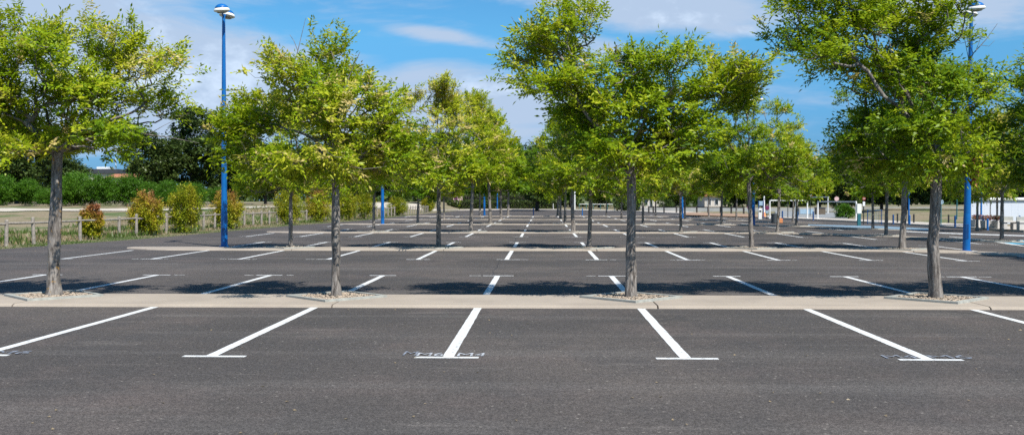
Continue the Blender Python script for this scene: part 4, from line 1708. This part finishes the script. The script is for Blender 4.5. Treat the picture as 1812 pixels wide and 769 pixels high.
# ------------------------------------------------------------------ buildings far away
# flat roofed building, top left gap
p0, p1 = onY(138, 300, 190), onY(209, 300, 190)
t = empty('flat_roof_building', ((p0.x + p1.x) / 2, 194, 1.2))
wd = (p1.x - p0.x) / 2
hz = onY(180, 307, 190).z - 1.2
mb = MB()
mb.box(-wd + .2, wd - .2, -4, 4, -1.2, hz)
mb.build('wall', M['render'], t)
mb = MB()
z0 = hz
mb.box(-wd - 3, wd, -4.4, 4.4, z0 + .003, onY(180, 299, 190).z - 1.2, bev=.05)
mb.build('roof', M['roofdk'], t)
mb = MB()
mb.box(-wd * .3, wd * .25, -2, 1, z0 + .9, z0 + 1.35, bev=.04)
mb.build('rooftop_unit', M['white'], t)
mb = MB()
mb.tube([(wd * .45, 0, z0 + .8), (wd * .45, 0, z0 + 3.4)], .05, 6)
mb.build('mast', M['white'], t)
tag(t, 'distant building with dark flat roof rising above the green shrubs', 'building')
# terracotta roofed house
p0, p1 = onY(190, 308, 175), onY(242, 308, 175)
t = empty('tiled_house', ((p0.x + p1.x) / 2, 179, 1.2))
wd = (p1.x - p0.x) / 2
hz = onY(215, 314, 175).z - 1.2
ht = onY(215, 307.5, 178).z - 1.2
mb = MB()
mb.box(-wd, wd, -4, 4, -1.2, hz)
mb.build('wall', M['render'], t)
mb = MB()
mb.add([(-wd - .4, -4.4, hz + .003), (wd + .4, -4.4, hz + .003), (wd + .4, 4.4, hz + .003), (-wd - .4, 4.4, hz + .003), (-wd - .4, 0, ht), (wd + .4, 0, ht)], [(0, 1, 5, 4), (2, 3, 4, 5), (3, 0, 4), (1, 2, 5), (3, 2, 1, 0)])
mb.build('roof', M['terra'], t)
tag(t, 'distant house with terracotta tiled roof above the shrubs', 'house')


def far_house(px0, px1, yb, yt, Y, label, wins, roofm='terra', wallm='render', zb=0.0):
    p0, p1 = onY(px0, 355, Y), onY(px1, 355, Y)
    t = empty('house', ((p0.x + p1.x) / 2, Y + 4, zb))
    wd = (p1.x - p0.x) / 2
    hz = onY(px0, yt, Y).z - zb
    mb = MB()
    mb.box(-wd, wd, -4, 4, 0, hz)
    mb.build('wall', M[wallm], t)
    mb = MB()
    mb.add([(-wd - .4, -4.5, hz + .003), (wd + .4, -4.5, hz + .003), (wd + .4, 4.5, hz + .003), (-wd - .4, 4.5, hz + .003), (-wd - .4, 0, hz + 1.5), (wd + .4, 0, hz + 1.5)], [(0, 1, 5, 4), (2, 3, 4, 5), (3, 0, 4), (1, 2, 5), (3, 2, 1, 0)])
    mb.build('roof', M[roofm], t)
    for (a, b, c, d) in wins:
        mb = MB()
        mb.box(-wd + 2 * wd * a, -wd + 2 * wd * b, -4.06, -3.9, hz * c, hz * d)
        f = mb.build('window', M['white'], t)
        mb = MB()
        mb.box(-wd + 2 * wd * a + .08, -wd + 2 * wd * b - .08, -4.08, -4.0, hz * c + .08, hz * d - .08)
        mb.build('pane', M['window'], f)
    return tag(t, label, 'house')


far_house(1133, 1176, 366, 344, 185, 'pale distant house seen right of the third front trunk', [(.05, .32, .25, .8), (.38, .52, .05, .8)])
far_house(1247, 1276, 366, 347, 175, 'small pale distant house half hidden by trees behind the rail fence', [(.15, .4, .35, .8), (.6, .85, .35, .8)])
far_house(958, 985, 366, 345, 250, 'distant dark roofed house behind the trimmed hedge', [(.1, .9, .3, .75)], 'roofdk')

# long white shed on the right
g0, g1 = G(1718, 396), G(1905, 396)
hs = onY(1760, 349.5, g0.y).z
t = empty('white_shed', ((g0.x + g1.x) / 2, g0.y + 2.0, 0))
wd = (g1.x - g0.x) / 2
mb = MB()
npn = 16
for i in range(npn):   # shallow vertical cladding boards
    xa = -wd + 2 * wd * i / npn
    xb = -wd + 2 * wd * (i + 1) / npn
    mb.box(xa + .002, xb - .002, -2.02, -1.98, 0, hs - .22)
mb.box(-wd, wd, -1.975, -1.2, 0, hs - .2)
mb.build('wall', M['shed'], t)
mb = MB()
mb.box(-wd - .1, wd + .1, -2.15, -1.1, hs - .19, hs, bev=.03)
mb.build('roof', M['white'], t)
tag(t, 'long low white shed with flat roof behind the benches', 'shed')

# low light wall beyond the lot, centre right
g0, g1 = onY(1135, 370, 150), onY(1480, 370, 150)
mb = MB()
mb.box(g0.x, g1.x, 150, 150.3, -.1, onY(1300, 367.5, 150).z, bev=.01)
tag(mb.build('low_wall', M['wallc']), 'long low light grey wall beyond the dark rail fence', 'wall')
g0, g1 = onY(1480, 370, 135), onY(1720, 370, 135)
mb = MB()
mb.box(g0.x, g1.x, 135, 135.3, .2, onY(1600, 367.5, 135).z + .1, bev=.01)
tag(mb.build('low_wall', M['wallc']), 'pale wall glimpsed behind the dark trees on the mound', 'wall')

# dark rail fence with posts
g0 = G(1148, 377)
fn = empty('rail_fence', (g0.x, g0.y, 0))
tag(fn, 'dark timber rail fence with thin posts at the far right side', 'fence')
fp = [(1148, 377), (1156, 377), (1175, 377), (1197, 377.5), (1212, 377.5), (1233, 377.5), (1253, 378), (1275, 378), (1294, 378.3), (1316, 379)]
pts = [G(a, b) - fn.location for a, b in fp]
for p in pts:
    mb = MB()
    mb.box(p.x - .09, p.x + .09, p.y - .09, p.y + .09, 0, .9, bev=.015)
    mb.build('post', M['darkwood'], fn)
for p, q in zip(pts[:-1], pts[1:]):
    mb = MB()
    mb.bar((p.x, p.y - .11, .78), (q.x, q.y - .11, .78), .04, .12)
    mb.build('rail', M['darkwood'], fn)

# pale handrail fence, far centre
g0 = G(1020, 371.5)
fn = empty('rail_fence', (g0.x, g0.y, 0))
tag(fn, 'thin pale metal rail fence beyond the lot, right of the white pole', 'fence')
fp = [(1025 + 12.5 * i, 371.5) for i in range(9)]
pts = [G(a, b) - fn.location for a, b in fp]
for p in pts:
    mb = MB()
    mb.tube([(p.x, p.y, 0), (p.x, p.y, 1.0)], .05, 8)
    mb.build('post', M['teal'], fn)
mb = MB()
mb.tube([(pts[0].x, pts[0].y, .98), (pts[-1].x, pts[-1].y, .98)], .045, 8)
mb.build('rail', M['white'], fn)

# ------------------------------------------------------------------ height barriers
def barrier(pa, pb, yt, label, over=None):
    """white goal-shaped height barrier: two posts and a beam. pa,pb = (px, ybase)"""
    A, B = G(*pa), G(*pb)
    t = empty('height_barrier', (A.x, A.y, .1))
    h = (onY(pa[0], yt, A.y).z + onY(pb[0], yt, B.y).z) / 2 - .1
    for P_ in (A, B):
        mb = MB()
        mb.tube([(P_.x - A.x, P_.y - A.y, 0), (P_.x - A.x, P_.y - A.y, h)], .06, 12)
        mb.tube([(P_.x - A.x, P_.y - A.y, 0), (P_.x - A.x, P_.y - A.y, .03)], .16, 12)
        mb.build('post', M['white'], t)
    d = (B - A).normalized() * (over or 0)
    mb = MB()
    mb.bar((-d.x, -d.y, h + .06), (B.x - A.x + d.x, B.y - A.y + d.y, h + .06), .08, .10)
    mb.build('beam', M['white'], t)
    return tag(t, label, 'height barrier', 'white height barriers')


barrier((1362, 388.5), (1428.5, 388.5), 355.5, 'white goal shaped height barrier, left one of three')
barrier((1408, 376), (1465, 378.5), 349.5, 'white height barrier with the tallest beam, middle one of three', .3)
barrier((1447, 389), (1515, 392), 358, 'white goal shaped height barrier, right one of three')

# ------------------------------------------------------------------ posts, signs, bollards


def pole(mb, x, y, z0, z1, r=.035, n=10):
    mb.tube([(x, y, z0), (x, y, z1)], r, n)


def disc_sign(px, yb, yc, rpx, face, label, cat='sign', post='blackp', border=None, plate=None, bar=None, zb=0.1, shape='disc'):
    g = G(px, yb, zb)
    t = empty('road_sign', (g.x, g.y, zb))
    pm = F / g.y
    zc = onY(px, yc, g.y).z - zb
    r = rpx / pm
    mb = MB()
    pole(mb, 0, 0, 0, zc + r * .7)
    mb.build('post', M[post], t)
    rot = Matrix.Rotation(math.pi / 2, 3, 'X')
    n = 28 if shape == 'disc' else 3
    if shape == 'disc':
        m_ = MB()
        m_.lathe([(r * 1.0, 0), (r, .025)], (0, -.045, zc), n, rot)
        s_ = m_.build('sign_face', M[border or face], t)
        if border:
            m_ = MB()
            m_.lathe([(r * .76, 0), (r * .76, .006)], (0, -.072, zc), n, rot)
            m_.build('symbol', M[face], s_)
        if bar:
            m_ = MB()
            if bar == 'flat':
                m_.box(-r * .62, r * .62, -.080, -.074, zc - r * .17, zc + r * .17)
                m_.build('symbol', M['white'], s_)
            else:
                m_.bar((-r * .55, -.081, zc + r * .55), (r * .55, -.081, zc - r * .55), .006, r * .2)
                m_.build('symbol', M['red'], s_)
    else:
        m_ = MB()
        m_.add([(-r, -.05, zc - r * .6), (r, -.05, zc - r * .6), (0, -.05, zc + r), (-r, -.03, zc - r * .6), (r, -.03, zc - r * .6), (0, -.03, zc + r)], [(0, 1, 2), (5, 4, 3), (0, 3, 4, 1), (1, 4, 5, 2), (2, 5, 3, 0)])
        s_ = m_.build('sign_face', M['red'], t)
        k = .68
        m_ = MB()
        m_.add([(-r * k, -.058, zc - r * .42), (r * k, -.058, zc - r * .42), (0, -.058, zc + r * .62)], [(0, 1, 2)])
        m_.build('symbol', M['white'], s_)
    if plate:
        y0, y1, w2, mt = plate
        za, zb_ = onY(px, y1, g.y).z - zb, onY(px, y0, g.y).z - zb
        m_ = MB()
        m_.box(-w2 / pm, w2 / pm, -.06, -.04, za, zb_, bev=.004)
        m_.build('plate', M[mt], t)
    return tag(t, label, 'road sign')


disc_sign(1326, 386.5, 366.5, 4.2, 'purple', 'small round purple blue no parking sign left of the blue lamp', border=None, bar='x', plate=(371, 376, 3, 'skyblue'))
disc_sign(1357, 387, 367.5, 4.0, 'purple', 'small round purple blue no parking sign beside the white gate post', bar='x', plate=(373, 377, 2.6, 'skyblue'))
disc_sign(1394, 385, 352, 3.2, 'red', 'round red sign above the left height barrier beam', bar='flat')
disc_sign(1480, 383, 351.5, 3.9, 'pink', 'faded pink round sign above the right height barrier beam')
disc_sign(1433.5, 382, 344, 4.6, 'white', 'red and white triangular warning sign above the middle barrier', shape='tri')
disc_sign(1528, 397, 351, 2.8, 'red', 'round red sign with a white plate behind the right trees', border=None, bar='flat', plate=(356.5, 364.5, 2.0, 'white'), post='blackp')
disc_sign(1665, 397, 357, 4.0, 'skyblue', 'small round pale sign on a green post behind the fourth trunk', post='teal')

# pink notice board, left centre
g = G(810, 368.5)
t = empty('notice_board', (g.x, g.y, 0))
pm = F / g.y
zt, zb_ = onY(810, 345, g.y).z, onY(810, 357.6, g.y).z
mb = MB()
pole(mb, -.25, 0, 0, zb_, .1)
pole(mb, .25, 0, 0, zb_, .1)
mb.build('post', M['white'], t)
mb = MB()
mb.box(-8.4 / pm, 8.4 / pm, -.06, .06, zb_, zt, bev=.02)
s_ = mb.build('board', M['pink'], t)
mb = MB()
mb.lathe([(.36, 0), (.36, .01)], (-.35, -.062, (zb_ + zt) / 2 + .05), 20, Matrix.Rotation(math.pi / 2, 3, 'X'))
mb.build('emblem', M['purple'], s_)
tag(t, 'pale pink notice board on white posts at the end of the fence', 'notice board')

# slender white poles
for px, yb, yt, r, lb, bs in ((963, 367, 345, .11, 'short white pole in front of the trimmed hedge', 'pave'), (1017, 370, 338, .12, 'tall slender white pole right of the central trunks', None),
                              (1352, 385, 346, .07, 'tall white pole with orange foot beside the blue kiosk', 'orange'), (979, 370, 360, .05, 'short thin white post at the far hedge corner', None)):
    x, y, h = place(px, yb, yt)
    t = empty('white_pole', (x, y, 0))
    mb = MB()
    mb.tube([(0, 0, 0), (0, 0, h - .15), (0, 0, h)], [r, r, r * .5], 12)
    mb.build('pole', M['white'], t)
    if bs:
        mb = MB()
        mb.lathe([(r * 3.2, 0), (r * 3.0, .12), (r * 1.4, .5), (r * 1.2, .52)], (0, 0, 0), 16)
        mb.build('foot', M[bs], t)
    tag(t, lb, 'pole')

# blue kiosk panel and white cabinet
x, y, h = place(1346.5, 386, 355)
pm = F / y
t = empty('information_panel', (x, y, 0))
mb = MB()
mb.box(-4.6 / pm, -3.4 / pm, -.1, .1, 0, h, bev=.02)
mb.box(3.4 / pm, 4.6 / pm, -.1, .1, 0, h, bev=.02)
mb.build('post', M['bluedk'], t)
mb = MB()
mb.box(-3.4 / pm, 3.4 / pm, -.06, .06, h * .72, h * .98, bev=.01)
mb.build('board', M['skyblue'], t)
tag(t, 'light blue information panel between two blue posts', 'information panel')
x, y, h = place(1344.8, 388, 369)
t = empty('ticket_machine', (x, y, 0))
mb = MB()
mb.box(-.14, .14, -.12, .12, 0, h, bev=.02)
mb.build('body', M['white'], t)
mb = MB()
mb.box(-.09, .09, -.13, -.121, h * .68, h * .85)
mb.build('screen', M['window'], t)
tag(t, 'small white ticket machine in front of the blue panel', 'ticket machine')
# pay kiosk by the right barrier
x, y, h = place(1519.7, 399, 360.5)
pm = F / y
t = empty('pay_kiosk', (x, y, 0))
mb = MB()
mb.box(-.10, .10, -.10, .10, 0, h * .55, bev=.02)
mb.build('body', M['teal'], t)
mb = MB()
mb.box(-.14, .14, -.11, .11, h * .55 + .002, h, bev=.02)
mb.build('panel', M['whitewarm'], t)
tag(t, 'narrow pay kiosk with pale top beside the right height barrier', 'kiosk')
# bins
x, y, h = place(1371.5, 394.5, 377)
t = empty('litter_bin', (x, y, 0))
mb = MB()
mb.lathe([(.24, 0), (.27, .05), (.29, h * .88), (.31, h * .9), (.30, h * .95), (.10, h)], (0, 0, 0), 18)
mb.build('body', M['bin'], t)
mb = MB()
mb.box(.27, .52, -.15, .15, 0, .35, bev=.03)
mb.build('base_box', M['orange'], t)
tag(t, 'dark grey litter bin with an orange box at its foot', 'bin')
x, y, h = place(1451, 381, 369.5)
t = empty('cabinet', (x, y, 0.1))
mb = MB()
mb.box(-.5, .5, -.3, .3, 0, h, bev=.02)
mb.build('body', M['brown'], t)
mb = MB()
mb.box(-.56, .56, -.36, .36, h, h + .08, bev=.01)
mb.build('lid', M['bin'], t)
tag(t, 'brown cabinet seen through the middle height barrier', 'cabinet')
x, y, h = place(1426, 382.5, 369)
t = empty('cabinet', (x, y, 0.1))
mb = MB()
mb.box(-.75, .75, -.3, .3, 0, h, bev=.02)
mb.build('body', M['wallc'], t)
mb = MB()
mb.box(-.66, .66, -.32, -.302, .15, h - .15)
mb.build('door', M['skyblue'], t)
tag(t, 'pale grey cabinet with bluish front behind the left barrier', 'cabinet')

# bollards


def make_bollard(mat, h=1.0, r=.055):
    t = empty('bollard', (0, 0, 0))
    mb = MB()
    mb.lathe([(r * 1.15, 0), (r, .03), (r, h * .8), (r * 1.0, h * .96), (r * .6, h)], (0, 0, 0), 12)
    mb.build('body', mat, t)
    mb = MB()
    mb.lathe([(r * 1.04, h * .84), (r * 1.1, h * .85), (r * 1.1, h * .88), (r * 1.04, h * .89)], (0, 0, 0), 12)
    mb.build('collar', mat, t)
    return t


bd = {'blue': make_bollard(M['blue']), 'dark': make_bollard(M['bluedk']), 'black': make_bollard(M['blackp']), 'teal': make_bollard(M['teal'])}
usedb = set()
bol = [(1378.5, 387, 374, 'dark', 'dark blue bollard just right of the litter bin'), (1384.4, 391, 375, 'dark', 'dark blue bollard second right of the litter bin'),
       (1411, 391, 376, 'blue', 'blue bollard between the posts of the left height barrier'), (1439, 391.5, 376, 'dark', 'dark blue bollard between left and right height barriers'),
       (944, 382, 367, 'blue', 'blue bollard at the far end near the centre line'), (1030.5, 381, 368, 'blue', 'blue bollard at the far end beside the third row trunk'),
       (1580.5, 398.5, 382, 'dark', 'dark bollard left of the pair near the dry mound'), (1588, 396, 380, 'black', 'black bollard right of the pair near the dry mound'),
       (1609.5, 399.5, 383, 'blue', 'blue bollard at the foot of the thin blue lamp pole'), (1617, 396.5, 381, 'black', 'black bollard right of the thin blue lamp pole'),
       (1678.5, 397, 382, 'black', 'black bollard just left of the right street lamp'), (1690, 405, 384, 'dark', 'dark blue bollard left of the right street lamp'),
       (1693, 392, 356, 'teal', 'tall teal post behind the dark blue bollard'), (1747.5, 410, 390, 'blue', 'blue bollard in front of the flower planters'),
       (1771, 399, 384, 'dark', 'dark blue post behind the left bench'), (1804, 400, 384, 'dark', 'dark blue post behind the right bench'),
       (1740, 399, 383, 'dark', 'dark blue post beside the teal bin')]
for px, yb, yt, kd, lb in bol:
    src = bd[kd]
    o = copy_tree(src) if kd in usedb else src
    usedb.add(kd)
    x, y, h = place(px, yb, yt)
    zg = max(0.0, float(terrain(x, y)))
    inlot = px in (944, 1030.5)
    o.location = (x, y, zg if zg > .05 else (0 if inlot else .10))
    k = 1.0 if px < 1500 or kd != 'teal' else .8
    o.scale = (k, k, h)
    tag(o, lb, 'bollard', 'bollards around the lot')

# low railing panel near the mound
g = G(1535, 397)
t = empty('metal_railing', (g.x, g.y, .02))
e = G(1560, 397.5) - g
for i in range(2):
    mb = MB()
    mb.tube([(e.x * i, e.y * i, 0), (e.x * i, e.y * i, 1.0)], .03, 8)
    mb.build('post', M['bluedk'], t)
mb = MB()
for z in (.12, .97):
    mb.tube([(0, 0, z), (e.x, e.y, z)], .02, 6)
for i in range(1, 9):
    mb.tube([(e.x * i / 9, e.y * i / 9, .12), (e.x * i / 9, e.y * i / 9, .97)], .011, 5)
mb.build('grille', M['skyblue'], t)
tag(t, 'light metal railing panel with thin bars in front of the mound', 'railing')

# planters, benches, bin by the shed
for i, (px, hw, yb, lb, seed) in enumerate(((1732, 5.5, 405, 'small white planter with pink flowers behind the right street lamp', 1), (1754.5, 10.5, 407, 'wide white planter with purple and orange flowers', 2), (1769.5, 3.6, 407.5, 'narrow white planter with yellow flowers beside the bench', 3))):
    g = G(px, yb)
    pm = F / g.y
    t = empty('flower_planter', (g.x, g.y + .35, .11))
    h = .42
    w2 = hw / pm
    mb = MB()
    mb.add([(-w2 * .94, -.3, 0), (w2 * .94, -.3, 0), (w2 * .94, .3, 0), (-w2 * .94, .3, 0), (-w2, -.34, h), (w2, -.34, h), (w2, .34, h), (-w2, .34, h)], [(3, 2, 1, 0), (4, 5, 6, 7), (0, 1, 5, 4), (1, 2, 6, 5), (2, 3, 7, 6), (3, 0, 4, 7)])
    mb.build('planter_box', M['planter'], t)
    rs = np.random.RandomState(500 + seed)
    n = 420
    P_ = rs.uniform(-1, 1, (n, 3)) * [w2 * .95, .3, .11] + [0, 0, h + .13]
    V, Q, s_ = leaf_arrays(P_, rs.normal(0, 1, (n, 3)) + [0, 0, .8], rs, .08, .06, shades=rs.uniform(.15, 1, n))
    link('flowers', np_mesh('flowers', V, Q, M['flower'], s_), t)
    tag(t, lb, 'planter', 'flower planters by the shed')
for px0, px1, yb, lb in ((1775, 1803, 409.5, 'white stone bench with backrest beside the planters'), (1805, 1835, 410.5, 'white stone bench cut off by the right edge')):
    a, b = G(px0, yb), G(px1, yb)
    t = empty('stone_bench', ((a.x + b.x) / 2, (a.y + b.y) / 2 + .25, .11))
    w2 = (b.x - a.x) / 2
    mb = MB()
    mb.box(-w2, w2, -.22, .2, .36, .45, bev=.012)
    mb.build('seat', M['bench'], t)
    for sx in (-1, 1):
        mb = MB()
        mb.box(sx * (w2 - .14) - .12, sx * (w2 - .14) + .12, -.18, .18, 0, .359, bev=.012)
        mb.build('leg', M['bench'], t)
    mb = MB()
    mb.box(-w2 + .05, w2 - .1, .202, .27, .40, .68, bev=.02)
    mb.build('backrest', M['kerb'], t)
    tag(t, lb, 'bench', 'stone benches by the shed')
x, y, h = place(1735, 403, 382)
t = empty('litter_bin', (x, y + .2, .11))
h = h - .11
mb = MB()
mb.lathe([(.17, 0), (.2, .04), (.22, h * .86)], (0, 0, 0), 16)
mb.build('body', M['bin'], t)
mb = MB()
mb.lathe([(.29, h * .87), (.30, h * .93), (.2, h)], (0, 0, 0), 16)
mb.build('lid', M['teal'], t)
tag(t, 'litter bin with teal lid behind the thin blue lamp pole', 'bin')

# young street trees by the shed
for i, (px, yb, rz, sc, lb) in enumerate(((1729, 409, 1.0, .78, 'thin trunk tree just right of the right street lamp'), (1764.5, 403, 2.3, .75, 'thin dark trunk tree behind the wide flower planter'))):
    g = G(px, yb)
    o = copy_tree(lows[i % 3])
    o.location = (g.x, g.y, 0)
    o.rotation_euler = (0, 0, rz)
    o.scale = (sc, sc, sc * 1.12)
    tag(o, lb, 'tree', 'young trees by the shed')
# sapling stake frame
x, y, h = place(1752, 401, 358)
t = empty('stake_frame', (x, y, .1))
mb = MB()
mb.tube([(0, 0, 0), (0, 0, h)], .03, 6)
mb.tube([(.75, 0, 0), (.75, 0, h)], .03, 6)
mb.build('stake', M['darkwood'], t)
mb = MB()
mb.tube([(0, 0, h - .05), (.75, 0, h - .05)], .025, 6)
mb.build('crossbar', M['darkwood'], t)
tag(t, 'thin dark stake frame in front of the white shed', 'stake frame')
